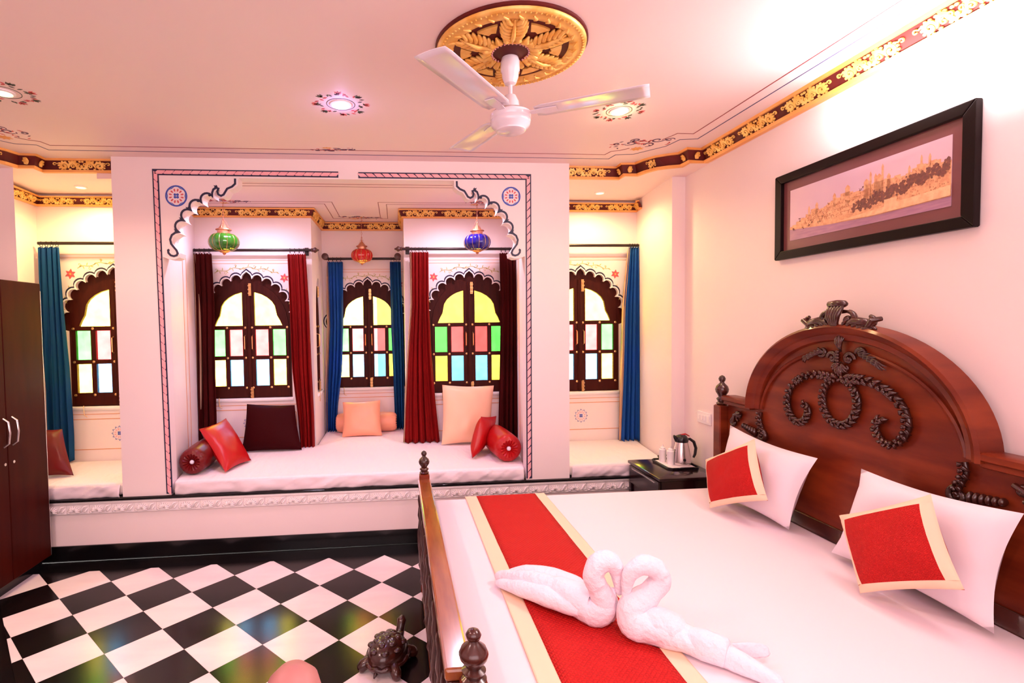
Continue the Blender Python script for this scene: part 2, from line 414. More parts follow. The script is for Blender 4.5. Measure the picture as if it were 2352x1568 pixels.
obj('soffit', MB().box(-3.2, -1.80, .345, 1.3, 2.689, 2.76), 'ceilpaint', ceil_)
bayc = struct('ceiling_bay', MB().box(-1.95, 1.42, .285, 2.1, ZB, ZB + .06), 'ceilpaint', 'low pink ceiling inside the arched window bay')
# ---- walls
wr = struct('wall_right', MB().plate([(2.30, .19), (wallx(-5.0), -5.0), (2.7, -5.0), (2.7, .19)], [], 2.85, XY(-.05)), 'plaster', 'plain pinkish white wall behind the bed', smooth=False)
wl = struct('wall_left', MB().box(-2.95, -2.80, -5.0, .19, -.05, 2.8), 'plaster', 'plain wall behind the wardrobe')
wb = struct('wall_rear', MB().box(-3.1, 2.7, -5.0, -4.9, -.05, 2.85), 'plaster', 'plain wall behind the camera')
struct('wall_alcove_right', MB().plate([(2.196, .19), (2.72, .19), (2.72, 1.05), (2.31, 1.05), (2.275, .83)], [], 2.30, XY(.43)), 'plaster', 'narrow white pier right of the right alcove', smooth=False)
struct('wall_alcove_left', MB().plate([(-2.43, .19), (-3.1, .19), (-3.1, 1.0), (-2.77, 1.0), (-2.74, .55), (-2.55, .34)], [], 2.30, XY(.43)), 'plaster', 'cream lit pier left of the left alcove', smooth=False)

# pillar wall with cusped bracket arch
CUSP = [(-1.093, 2.518), (-1.143, 2.509), (-1.220, 2.469), (-1.291, 2.415), (-1.337, 2.343), (-1.374, 2.265)]
def bracket_line():
    L = [(-.990, 2.636), (-.991, 2.600), (-1.012, 2.580), (-1.045, 2.566), (-1.058, 2.545), (-1.070, 2.525), (-1.088, 2.516), (-1.106, 2.526), (-1.112, 2.545), (-1.104, 2.566), (-1.118, 2.572), (-1.138, 2.560), (-1.147, 2.535), (-1.146, 2.512)]
    cs = CUSP[1:]
    for k in range(len(cs) - 1):
        a = Vector(cs[k]); b = Vector(cs[k + 1]); d = b - a; nn = Vector((d.y, -d.x)).normalized()
        if nn.dot(Vector((-1, 1))) < 0: nn = -nn
        for q in range(1, 9):
            t = (1 - cos(pi * q / 9)) / 2; L.append(tuple(a + d * t + nn * d.length * .52 * sin(pi * q / 9)))
        L.append(tuple(b))
    L += [(-1.400, 2.262), (-1.424, 2.245), (-1.436, 2.215), (-1.430, 2.184), (-1.412, 2.160), (-1.396, 2.140), (-1.389, 2.120), (-1.396, 2.106), (-1.415, 2.100), (-1.436, 2.106), (-1.450, 2.122), (-1.452, 2.140), (-1.444, 2.146)]
    return L
BL = bracket_line()
def hole_side(sgn):
    cx = -.2135
    def T(p): return (p[0], p[1]) if sgn < 0 else (2 * cx - p[0], p[1])
    # opening edge = painted line pushed outwards into the opening
    pts = [Vector(p) for p in BL[:-6]]; out = []
    for i, p in enumerate(pts):
        a = pts[max(i - 1, 0)]; b = pts[min(i + 1, len(pts) - 1)]; t = (b - a).normalized(); nn = Vector((t.y, -t.x)) * -1
        if nn.dot(Vector((1, -1))) < 0 and i not in (5, 6, 7, 8): nn = -nn
        out.append(tuple(p + Vector((.012, -.012))))
    out[0] = (-.970, 2.640); out[1] = (-.972, 2.592)
    out += [(-1.372, 2.120), (-1.378, 2.090), (-1.41, 2.078), (-1.45, 2.080), (-1.488, 2.095)]
    return [T(p) for p in out]
left = hole_side(-1); right = hole_side(1)
poly = [(-1.810, .43), (-1.486, .43)] + left[::-1] + right + [(1.060, .43), (1.392, .43), (1.400, 2.78), (-1.806, 2.78)]
wf = struct('wall_front', MB().plate(poly, [], .10, XZ(.19)), 'plaster', 'white pillar wall with a cusped bracket arch framing the window bay', smooth=False)
for sg in (-1, 1):
    cx = -.2135
    ln = [(p[0] if sg < 0 else 2 * cx - p[0], p[1]) for p in BL]
    obj('painted_scallop_line', MB().ribbon(ln, .0135, .003, XZf(.19)), 'blackpaint', wf, smooth=False)
    m = MB()
    for (a, b) in CUSP[1:] + [(-1.10, 2.566)]:
        for da, ln_ in ((-.5, .022), (.1, .030), (.6, .022)):
            d = Vector((-.75, .66)); d = Vector((d.x * cos(da) - d.y * sin(da), d.x * sin(da) + d.y * cos(da)))
            p0 = Vector((a, b)) + Vector((-.012, .006)) ; p1 = p0 + d * ln_; nn = Vector((-d.y, d.x)) * .0035
            pl = [p0 + nn * .4, p0 - nn * .4, (p0 + p1) / 2 - nn * 1.6, p1, (p0 + p1) / 2 + nn * 1.6]
            pl = [(q.x if sg < 0 else 2 * cx - q.x, q.y) for q in pl]
            m.plate(pl, [], .0025, XZf(.19))
    obj('painted_leaf_tuft', m, 'blackpaint', wf, smooth=False, kind='stuff')
def rosette(parent, c, R, fn, ring=True):
    m = MB()
    if ring: m.plate(arcpts(c, R, 0, 2 * pi, 28)[:-1], [arcpts(c, R * .86, 0, 2 * pi, 28)[:-1]], .002, fn)
    o = MB(); 
    for k in range(6 if ring else 12):
        a = 2 * pi * k / (6 if ring else 12)
        if ring: m.plate([(c[0] + R * .9 * cos(a - .4), c[1] + R * .9 * sin(a - .4)), (c[0] + R * .76 * cos(a), c[1] + R * .76 * sin(a)), (c[0] + R * .9 * cos(a + .4), c[1] + R * .9 * sin(a + .4))], [], .0015, fn)
        else: m.ribbon([(c[0] + R * .80 * cos(a + .18), c[1] + R * .80 * sin(a + .18)), (c[0] + R * .98 * cos(a), c[1] + R * .98 * sin(a)), (c[0] + R * .80 * cos(a - .18), c[1] + R * .80 * sin(a - .18))], R * .05, .002, fn)
    for k in range(12):
        a = 2 * pi * (k + .5) / 12; q = lambda r, t: (c[0] + r * R * cos(t), c[1] + r * R * sin(t))
        o.plate([q(.42, a - .10), q(.62, a - .13), q(.70, a), q(.62, a + .13), q(.42, a + .10)], [], .002, fn)
    for k in range(4):
        a = 2 * pi * (k + .5) / 4
        m.plate(arcpts((c[0] + R * .17 * cos(a), c[1] + R * .17 * sin(a)), R * .12, 0, 2 * pi, 10)[:-1], [], .002, fn)
    b = obj('painted_rosette', m, 'bluepaint', parent, smooth=False)
    obj('rosette_petals', o, 'redpaint' if ring else 'pinkpaint', b, smooth=False)
rosette(wf, (-1.386, 2.513), .073, XZf(.19)); rosette(wf, (.962, 2.53), .070, XZf(.19))
# painted rope border
def rope(path, wd, n, flip):
    base = MB().ribbon(path, wd, .0025, XZf(.19)); o = obj('painted_rope_border', base, 'blackpaint', wf, smooth=False)
    m = MB(); P = [Vector(p) for p in path]
    for a, b in zip(P[:-1], P[1:]):
        L = (b - a).length; t = (b - a).normalized(); nn = Vector((-t.y, t.x)); k = max(1, int(L / .058))
        for i in range(k):
            s0 = a + t * (L * i / k); s1 = a + t * (L * (i + 1) / k); h = wd * .29; sk = .022 * flip
            e = t * .003
            q = [s0 + e - nn * h - t * sk / 2, s1 - e - nn * h - t * sk / 2, s1 - e + nn * h * .6 + t * sk * .5, s1 - t * .012 + nn * h + t * sk / 2, s0 + e + nn * h + t * sk / 2]
            m.plate([tuple(v) for v in q], [], .0045, XZf(.19))
    obj('painted_rope_strand', m, 'pinkpaint', o, smooth=False, kind='stuff')
rope([(-.281, 2.672), (-1.518, 2.674), (-1.497, .44)], .042, 0, 1)
rope([(-.141, 2.670), (1.091, 2.672), (1.082, .44)], .042, 0, -1)
# ---- side walls and window walls of the bay
def vplate(nm, a, b, z0, z1, t, label=None):
    a = Vector(a); b = Vector(b); d = (b - a).normalized(); n_ = Vector((-d.y, d.x)) * t
    return struct(nm, MB().plate([tuple(a), tuple(b), tuple(b + n_), tuple(a + n_)], [], z1 - z0, XY(z0)), 'plaster', label, smooth=False)
sl_ = vplate('wall_bay_left', (-1.492, .288), (-1.665, 1.30), .43, 2.66, .06, 'left cheek wall of the window bay')
sr_ = vplate('wall_bay_right', (1.064, .288), (1.245, 1.30), .43, 2.66, -.06, 'right cheek wall of the window bay')
RCY = 1.545; RCS = .46
wrl = struct('wall_recess_left', MB().plate([(1.2355, .43), (1.92, .43), (1.92, 2.66), (1.2355, 2.66)], [[(RCY + p[0] * RCS, p[1]) for p in [(.372, .955)] + [(.37 * cos(a_), 1.60 + .46 * sin(a_) ** .8) for a_ in [pi * q_ / 24 for q_ in range(25)]] + [(-.372, .955)]]], .035, lambda a, b, d: (-.640 - d, a, b)), 'plaster', 'left side of the narrow centre recess, with a slim side window', smooth=False)
vplate('wall_recess_right', (.188, 1.2355), (.188, 1.92), .43, 2.66, -.05, 'right side of the narrow centre recess')

# ================================================================== WINDOWS
WA = .385
def scallop(sx=1.0, off=0.):
    """cusped arch outline, from right springer over the apex to the left springer"""
    pts = []; n = 13; base = []
    for k in range(n + 1):
        a = radians(-2) + (pi + radians(4)) * k / n
        base.append(Vector(((WA - .014) * cos(a), 1.605 + (.425) * abs(sin(a)) ** .80 * (1 if sin(a) > 0 else -1))))
    for k in range(n):
        a, b = base[k], base[k + 1]; d = b - a; nn = Vector((-d.y, d.x)).normalized() * -1
        if nn.dot((a + b) / 2 - Vector((0, 1.55))) < 0: nn = -nn
        amp = d.length * (.46 if k != n // 2 else .56)
        for q in range(8):
            th_ = pi * q / 8; t = (1 - cos(th_)) / 2; h = sin(th_)
            if k == n // 2: h = h * (1 + .22 * max(0, 1 - abs(t - .5) * 5))
            pts.append(a + d * t + nn * amp * h)
    pts.append(base[-1])
    if off:
        out = []
        for i, p in enumerate(pts):
            d = (p - Vector((0, 1.50))); out.append(p + d.normalized() * off)
        pts = out
    return [(p.x, p.y) for p in pts]
def hole_outline():
    return [(.372, .955)] + scallop() + [(-.372, .955)]
# prototype, local coords: x about centre, y depth from wall face, z real height
win = struct_empty('window_1', (0, 0, 0))
fr = MB(); dz = .035
# frame board behind the plaster, with hole for the leaves
obj('frame', fr.plate([(.44, .93), (.44, 2.13), (-.44, 2.13), (-.44, .93)], [[(.335, 1.000), (.335, 1.60)] + arcpts((0, 1.60), .335, 0, pi, 22, .36)[1:-1] + [(-.335, 1.60), (-.335, 1.000)]], .03, XZ(dz)), 'shutter', win, smooth=False)
obj('sill', MB().box(-.378, .378, -.012, .05, .935, .966, .003), 'whitepaint', win)
APO = [(.052, 1.612), (.290, 1.612), (.272, 1.655), (.247, 1.70), (.238, 1.745), (.230, 1.785), (.205, 1.825), (.165, 1.860), (.115, 1.888), (.052, 1.908)]
def pane(parent, pts, m, y=dz + .014): obj('pane', MB().plate(pts, [], .004, XZ(y)), m, parent, smooth=False)
def rect(a, b, c, d): return [(a, c), (b, c), (b, d), (a, d)]
for sg in (-1, 1):
    f = lambda P: [(sg * p[0], p[1]) for p in P]
    outer = [(.002, .975), (.345, .975), (.345, 1.60)] + [(p[0], p[1]) for p in arcpts((0, 1.60), .345, 0, pi / 2, 12, .395)[1:-1]] + [(.002, 1.995)]
    cells = [rect(.055, .168, 1.075, 1.308), rect(.206, .318, 1.075, 1.308), rect(.055, .168, 1.343, 1.576), rect(.206, .318, 1.343, 1.576), APO]
    lf = obj('shutter', MB().plate(f(outer), [f(c) for c in cells], .026, XZ(dz - .012)), 'shutter', win, smooth=False)
    glasses = ['gblue', 'gamber', 'gred', 'ggreen', 'gyellow']
    for c, g in zip(cells, glasses): pane(lf, f([(p[0], p[1]) for p in c]), g)
    obj('handle', MB().tube([(sg * .032, dz - .012, 1.395), (sg * .032, dz - .036, 1.405), (sg * .032, dz - .036, 1.515), (sg * .032, dz - .012, 1.525)], .005, 8), 'brass', lf)
    st = MB()
    for xx in (.028, .187, .334):
        for zz in (1.594, 1.3255, 1.058):
            st.lathe([(.0105, 0), (.0105, .004), (.004, .007)], (0, 0, 0), 10)
            k = len(st.v) - 30
            for i in range(30):
                a, b, c = st.v[k + i]; st.v[k + i] = (sg * xx + a, dz - .012 - c, zz + b)
    obj('stud', st, 'brass', lf, kind='stuff')
    obj('meeting_stile', MB().box(-.010 if sg > 0 else -.020, .020 if sg > 0 else -.0105, dz - .024, dz - .011, .98, 1.985, .002), 'shutter', lf)
for zz, h in ((1.93, .055), (1.015, .050)):
    b = MB().box(.010, .034, dz - .030, dz - .024, zz - h, zz + h, .001).tube([(.022, dz - .034, zz - h * .9), (.022, dz - .034, zz + h * .9)], .0045, 8)
    for q in (-.6, 0, .6): b.box(.008, .036, dz - .040, dz - .030, zz + q * h - .006, zz + q * h + .006, .001)
    obj('bolt', b, 'brass', win)
obj('hook', MB().tube([(-.26, .0, .968), (-.26, -.012, .975), (-.26, -.014, .96), (-.258, -.012, .90), (-.235, -.010, .885)], .0028, 6), 'brass', win)
WINS = [('window_1', -1.213, 1.20, 1.0106, -.017, 'bay window left of the centre recess, behind dark red curtains', 'L'),
        ('window_2', .785, 1.20, 1.0106, -.017, 'bay window right of the centre recess, glass deeply coloured', 'R'),
        ('window_3', -.183, 1.85, 1.003, -.016, 'narrow centre recess window between two blue curtains', 'C'),
        ('window_4', 1.775, 1.00, 1.002, .001, 'right alcove window beside one blue curtain', 'A'),
        ('window_5', -2.190, .92, 1.023, -.025, 'left alcove window behind the teal curtain', 'B')]
wo = [win]
for k in range(1, 5): wo.append(copy_tree(win))
ws = copy_tree(win); ws.name = 'window_6'; ws.location = (-.640, RCY, 0); ws.rotation_euler = (0, 0, pi / 2); ws.scale = (RCS, 1, 1); ws['label'] = 'slim side window in the left cheek of the centre recess'
for o, (nm, cx, cyw, s_, z0, lab, kk) in zip(wo, WINS):
    o.name = nm; o.location = (cx, cyw, z0); o.scale = (s_, 1, s_); o['label'] = lab
# wall panels around the windows, with painted work
WALLS = [('wall_bay_back_left', -1.72, -.640, WINS[0], 2.66), ('wall_bay_back_right', .188, 1.30, WINS[1], 2.66), ('wall_recess_back', -.69, .24, WINS[2], 2.66), ('wall_alcove_back_right', 1.33, 2.40, WINS[3], 2.70), ('wall_alcove_back_left', -2.90, -1.74, WINS[4], 2.70)]
def leafpoly(p, a, L, wd):
    d = Vector((cos(a), sin(a))); n_ = Vector((-d.y, d.x)); p = Vector(p)
    return [tuple(p), tuple(p + d * L * .5 - n_ * wd), tuple(p + d * L), tuple(p + d * L * .5 + n_ * wd)]
for nm, xa, xb, (_, cx, cyw, s_, z0, lab, kk), zt in WALLS:
    T = lambda p: (cx + p[0] * s_, z0 + p[1] * s_)
    wlo = struct(nm, MB().plate([(xa, .43), (xb, .43), (xb, zt), (xa, zt)], [[T(p) for p in hole_outline()]], .035, XZ(cyw)), 'plaster', 'white painted wall around the ' + lab, smooth=False)
    fn = XZf(cyw)
    obj('painted_scallop_line', MB().ribbon([T(p) for p in scallop(off=.016)], .012, .0025, fn), 'blackpaint', wlo, smooth=False)
    obj('painted_scallop_edge', MB().ribbon([T(p) for p in scallop(off=.002)], .010, .008, fn), 'whitepaint', wlo, smooth=False)
    m = MB(); sc_ = scallop(off=.014)
    for i in range(8, len(sc_) - 8, 8):
        p = Vector(sc_[i]); a = atan2(p.y - 1.5, p.x)
        for da in (-.5, 0, .5): m.plate([T(q) for q in leafpoly(tuple(p), a + da, .022, .003)], [], .002, fn)
    obj('painted_leaf_tuft', m, 'blackpaint', wlo, smooth=False, kind='stuff')
    # vine
    v = MB(); vine = []
    for i in range(41):
        t = i / 40; xx = -.27 + .54 * t; vine.append((xx, 2.075 + .045 * (1 - (xx / .27) ** 2) + .008 * sin(t * 26)))
    v.ribbon([T(p) for p in vine], .005, .002, fn)
    for i in range(1, 40, 2):
        p = vine[i]; a = (.9 if i % 4 == 1 else -1.0) + random.uniform(-.3, .3) + (0 if i % 8 < 4 else .6)
        v.plate([T(q) for q in leafpoly(p, a, .030, .0042)], [], .002, fn)
        if i % 6 == 1: v.ribbon([T(q) for q in spiral((p[0], p[1] + (.02 if a > 0 else -.02)), .013, .003, -pi / 2 if a > 0 else pi / 2, .9, 10)], .003, .002, fn)
    for sg in (-1, 1):
        for i in range(5):
            t = i / 5; p = (sg * (.345 + .035 * t), 1.94 - .14 * t)
            v.plate([T(q) for q in leafpoly(p, -pi / 2 + sg * (.5 if i % 2 else -.4), .035, .005)], [], .002, fn)
    obj('painted_vine', v, 'greenpaint', wlo, smooth=False)
    for sg in (-1, 1):
        fl_ = MB()
        for k in range(6): fl_.plate([T(q) for q in leafpoly((sg * .325, 2.03), k * pi / 3 + .4, .042, .011)], [], .0022, fn)
        fo = obj('painted_flower', fl_, 'redpaint', wlo, smooth=False)
        obj('flower_heart', MB().plate([T(q) for q in arcpts((sg * .325, 2.03), .008, 0, 2 * pi, 8)[:-1]], [], .003, fn), 'goldpaint', fo, smooth=False)
    # ruled lines and dado panel
    ln = MB()
    hw = min(.47, (xb - cx) - .03, (cx - xa) - .03) / s_ if kk == 'C' else .47
    for off in (0, .027):
        ln.ribbon([T(p) for p in ((-hw - off * 1.2 + .02, .97), (-hw - off * 1.2 + .02, 2.158 + off), (hw + off * 1.2 - .02, 2.158 + off), (hw + off * 1.2 - .02, .97))], .0035, .002, fn)
    ln.ribbon([T(p) for p in ((-.44, .905), (.44, .905))], .005, .002, fn)
    zb, zt2 = .62, .865; pw = min(.40, hw - .05)
    ln.ribbon([T(p) for p in ((-pw + .03, zb), (-pw + .03 - .012, zb + .022), (-pw, zb + .035), (-pw, zt2 - .035), (-pw + .018, zt2 - .022), (-pw + .03, zt2), (pw - .03, zt2), (pw - .018, zt2 - .022), (pw, zt2 - .035), (pw, zb + .035), (pw - .018, zb + .022), (pw - .03, zb))], .006, .002, fn, closed=True)
    obj('painted_ruled_line', ln, 'orangepaint', wlo, smooth=False)
    rosette(wlo, T((0, .745)), .062, fn, ring=False)
# bay cheek lines
for sg, a, b in ((-1, (-1.492, .288), (-1.665, 1.30)), (1, (1.064, .288), (1.245, 1.30))):
    A = Vector(a); B = Vector(b); d = (B - A).normalized(); n_ = Vector((d.y, -d.x)) if sg < 0 else Vector((-d.y, d.x))
    ln = MB()
    fnn = lambda u, z, dd: tuple((A + d * u + n_ * dd).to_3d() + Vector((0, 0, z)))
    for u in (.42, .54): ln.ribbon([(u, .6), (u, 2.17)], .006, .003, fnn)
    ln.ribbon([(.42, 2.17), (.54, 2.17)], .006, .003, fnn)
    obj('painted_ruled_line', ln, 'orangepaint', sl_ if sg < 0 else sr_, smooth=False)

# ---- outside: block added to dim the sky behind the glass on the right
struct('wall_sky_blocker', MB().box(-.16, 1.95, 3.6, 4.2, -.5, 4.2), mat('sky_blocker', (.36, .35, .30), .8, col2=(.22, .23, .20), nscale=3), 'added grey block dimming the sky behind the right windows')

# ================================================================== CORNICES
def n_off(top, bot, i): return (Vector(top[i]) - Vector(bot[i])).normalized() * .004 if (Vector(top[i]) - Vector(bot[i])).length else Vector((0, 0))
def cornice(nm, top, bot, zt, zb, label, fliprelief=1):
    """profiled band lofted between two plan paths; top/bot are plan points"""
    prof = [(0.0, 0.0, 0), (.0, .07, .012), (.12, .0, .012)]
    o = None
    def P(i, f, push):
        a = Vector(top[i]); b = Vector(bot[i]); p = a.lerp(b, f); z = zt + (zb - zt) * f
        return (p.x, p.y, z)
    # normal pushes: use direction from bot to top in plan plus towards room
    def N(i):
        a = Vector(top[max(i - 1, 0)]); b = Vector(top[min(i + 1, len(top) - 1)]); t = (b - a).normalized(); n_ = Vector((-t.y, t.x)) * fliprelief
        return n_
    def band(f0, f1, push, m, parent, name):
        mb = MB(); vs = []
        for i in range(len(top)):
            n_ = N(i)
            for f, p in ((f0, -.012), (f0, push), (f1, push), (f1, -.012)):
                q = P(i, f, 0); vs.append((q[0] + n_.x * p, q[1] + n_.y * p, q[2]))
        fs = [(i * 4 + q, i * 4 + (q + 1) % 4, i * 4 + 4 + (q + 1) % 4, i * 4 + 4 + q) for i in range(len(top) - 1) for q in range(4)]
        fs += [(0, 1, 2, 3), tuple((len(top) - 1) * 4 + q for q in (3, 2, 1, 0))]
        mb.add(vs, fs)
        if parent is None: return struct(name, mb, m, label, smooth=False)
        return obj(name, mb, m, parent, smooth=False)
    root = band(.12, .86, .004, 'maroonpaint', None, nm)
    band(0, .14, .016, 'goldedge', root, 'gold_edge'); band(.80, .97, .018, 'goldedge', root, 'gold_edge')
    # scroll motifs
    for i in range(len(top) - 1):
        a0 = Vector(top[i]).lerp(Vector(bot[i]), .48); a1 = Vector(top[i + 1]).lerp(Vector(bot[i + 1]), .48); L = (a1 - a0).length
        k = round(L / .36)
        if L > .09 and k == 0: k = 1
        if L < .06: continue
        t = (a1 - a0).normalized(); n_ = Vector((-t.y, t.x)) * fliprelief
        if nm in ('trim_1', 'trim_2') and i in (3, 4, 6): continue
        curve = nm in ('trim_1', 'trim_2') and i == 5
        if curve: a0 = Vector(top[4]).lerp(Vector(bot[4]), .48); a1 = Vector(top[6]).lerp(Vector(bot[6]), .48); L = .20; a1 = a0 + (a1 - a0).normalized() * L; a0 = a0 + n_off(top, bot, 5) * 6; a1 = a1 + n_off(top, bot, 5) * 6
        k = max(k, 1)
        for j in range(k):
            s0 = L * (j + .5) / k
            if s0 > L: break
            p = a0 + t * s0; zmid = zt + (zb - zt) * .48
            tilt = atan2((Vector(top[i]) - Vector(bot[i])).dot(n_), zt - zb)
            X = t.to_3d(); Nn = n_.to_3d(); Zv = Vector((0, 0, 1))
            Mx = Matrix((X, Nn, Zv)).transposed().to_4x4()
            c = bpy.data.objects.new('scroll_motif', KNOT if L < .13 else SCROLL); COL.objects.link(c); c.parent = root
            sx = 1.0 if L < .13 else min(1.15, (L / k) / .36)
            c.matrix_local = Matrix.Translation((p.x + n_.x * .006, p.y + n_.y * .006, zmid)) @ Mx @ Matrix.Rotation(-tilt, 4, 'X') @ Matrix.Diagonal((sx, 1, (zt - zb) / .09, 1))
    return root
def scroll_mesh():
    m = MB(); f = lambda a, b, d: (a, d, b)
    hexa = (0, 1.05, 2.1, 3.14, 4.2, 5.2)
    for sg in (-1, 1):
        big = [(sg * p[0], p[1]) for p in spiral((-.100, -.002), .026, .004, -.6, 1.45, 24)]
        m.ribbon(big, [.004 + .012 * sin(pi * i / 24) ** .6 for i in range(25)], .008, f)
        body = [(sg * x, z) for x, z in ((-.078, -.014), (-.066, .010), (-.050, .022), (-.034, .014), (-.026, -.006), (-.012, -.018), (0, -.012))]
        P = smoothpath(body, 4); m.ribbon([tuple(p) for p in P], [.006 + .014 * sin(pi * (i + 1) / (len(P) + 1)) for i in range(len(P))], .007, f)
        for c_, r_, a_, t_ in ((-.048, .013, 1.2, 1.1), (-.020, .011, 2.6, -1.0)):
            sp2 = [(sg * p[0], p[1]) for p in spiral((c_, -.004 if c_ < -.03 else .006), r_, .003, a_, t_, 12)]
            m.ribbon(sp2, .006, .009, f)
        for k in range(7):
            a = radians(70 + 34 * k); p = (sg * (-.100 + .030 * cos(a)), -.002 + .028 * sin(a))
            m.plate([(p[0] + .0065 * cos(q), p[1] + .0065 * sin(q)) for q in hexa], [], .006, f)
        for k, (x_, z_) in enumerate(((-.066, .026), (-.050, .034), (-.034, .028), (-.030, -.020), (-.014, -.030), (-.070, -.024), (-.008, .026))):
            m.plate([(sg * (x_ + .008 * cos(q)), z_ + .0065 * sin(q)) for q in hexa], [], .0055, f)
        m.ribbon([(sg * p[0], p[1]) for p in spiral((-.152, .010), .011, .004, .3, .9, 8)], .005, .006, f)
        m.ribbon([(sg * -.141, .012), (sg * -.130, .016), (sg * -.122, .010)], .006, .006, f)
    m.plate([(.009 * cos(q), -.004 + .010 * sin(q)) for q in hexa], [], .009, f)
    me = bpy.data.meshes.new('scroll_motif'); me.from_pydata(m.v, [], m.f); me.materials.append(M['goldpaint']); me.update(); return me
def knot_mesh():
    m = MB(); m.ell((0, .003, 0), (.018, .008, .024), 10, 6)
    for k in range(6): m.ell((.014 * cos(k * 1.05), .006, .018 * sin(k * 1.05)), (.007, .006, .007), 6, 4)
    me = bpy.data.meshes.new('scroll_motif'); me.from_pydata(m.v, [], m.f); me.materials.append(M['goldpaint']); me.update(); return me
SCROLL = scroll_mesh(); KNOT = knot_mesh()
cornice('trim_1', R_TOP, R_BOT, ZC, 2.685, 'maroon and gold scrollwork cornice along the right wall and corner', -1)
cornice('trim_2', mir(R_TOP), mir(R_BOT), ZC, 2.685, 'maroon and gold scrollwork cornice in the left corner', 1)
def line_off(P, o): return [(x, y - o) for x, y in P]
# bay cornice: runs along the cheeks and window walls, wall path minus offset
bayT = [(-1.515, .42), (-1.625, 1.155), (-.605, 1.155), (-.600, 1.80), (.148, 1.80), (.150, 1.155), (1.195, 1.155), (1.085, .42)]
bayB = [(-1.535, .42), (-1.655, 1.19), (-.645, 1.19), (-.635, 1.835), (.183, 1.835), (.183, 1.19), (1.235, 1.19), (1.11, .42)]
cornice('trim_3', bayT, bayB, 2.645, 2.565, 'maroon and gold cornice around the inside of the arched bay', -1)
cornice('trim_4', [(1.38, .955), (2.262, .955), (2.235, .84)], [(1.38, .99), (2.30, .99), (2.275, .84)], 2.665, 2.590, 'maroon and gold cornice over the right alcove window', -1)
cornice('trim_5', [(-2.68, .53), (-2.70, .875), (-1.80, .875)], [(-2.735, .53), (-2.75, .91), (-1.80, .91)], 2.665, 2.590, 'maroon and gold cornice over the left alcove window', -1)

# ---- ceiling painted lines and ornaments (flat paint on the ceiling)
LN1 = [(-.19, -.022), (1.585, -.022), (1.600, -.090), (1.656, -.117), (1.70, -.16)]
LN1b = [(1.84, -.33), (1.868, -.409), (1.879, -.448), (1.985, -.446), (1.985, -1.9), (1.95, -4.8)]
LN2 = [(-.238, .070), (1.650, .070), (1.663, -.022), (1.785, -.041), (1.80, -.06), (1.93, -.215), (1.955, -.34), (2.064, -.362), (2.062, -1.9), (2.03, -4.8)]
cl = MB(); cb = MB()
for P in (LN1, LN1b): cl.ribbon(P, .006, .0015, XYd(ZC)); cl.ribbon(mir(P), .006, .0015, XYd(ZC))
cb.ribbon(LN2, .006, .0015, XYd(ZC)); cb.ribbon(mir(LN2), .006, .0015, XYd(ZC))
obj('painted_red_line', cl, mat('dull_red_line', (.30, .05, .06), .6), ceil_, smooth=False)
obj('painted_blue_line', cb, mat('dull_blue_line', (.06, .05, .16), .6), ceil_, smooth=False)
bl = MB()
for P in ([(-1.02, .36), (.57, .36)], [(-1.05, .43), (.60, .43)], [(-1.46, .93), (-.42, .93), (-.42, 1.55), (-.03, 1.55), (-.03, .93), (1.0, .93)], [(-1.46, 1.00), (-.49, 1.00), (-.49, 1.62), (.04, 1.62), (.04, 1.00), (1.0, 1.00)]):
    bl.ribbon(P, .006, .0015, XYd(ZB))
obj('painted_red_line', bl, mat('dull_brown_line', (.30, .10, .10), .6), bayc, smooth=False)
def petal_ring(parent, c, z, R0, R1):
    a_ = MB(); b_ = MB()
    for k in range(36):
        t = 2 * pi * k / 36 + random.uniform(-.04, .04); r = R0 + (R1 - R0) * random.uniform(.15, .85)
        q = leafpoly((c[0] + r * cos(t), c[1] + r * sin(t)), t + random.uniform(-1.6, 1.6), .026, .006)
        (a_ if (k // 4) % 2 else b_).plate(q, [], .0015, XYd(z))
    for k in range(8):
        t = 2 * pi * k / 8; r = (R0 + R1) / 2
        for da in (-.5, 0, .5): (b_ if k % 2 else a_).plate(leafpoly((c[0] + (r + .01) * cos(t), c[1] + (r + .01) * sin(t)), t + da, .036, .008), [], .0015, XYd(z))
    b_.ribbon(arcpts(c, R0 - .012, 0, 2 * pi, 30)[:-1], .003, .0015, XYd(z), closed=True)
    obj('painted_flower_ring', a_, 'redpaint', parent, smooth=False, kind='stuff'); obj('painted_leaf_ring', b_, 'darkgreen', parent, smooth=False, kind='stuff')
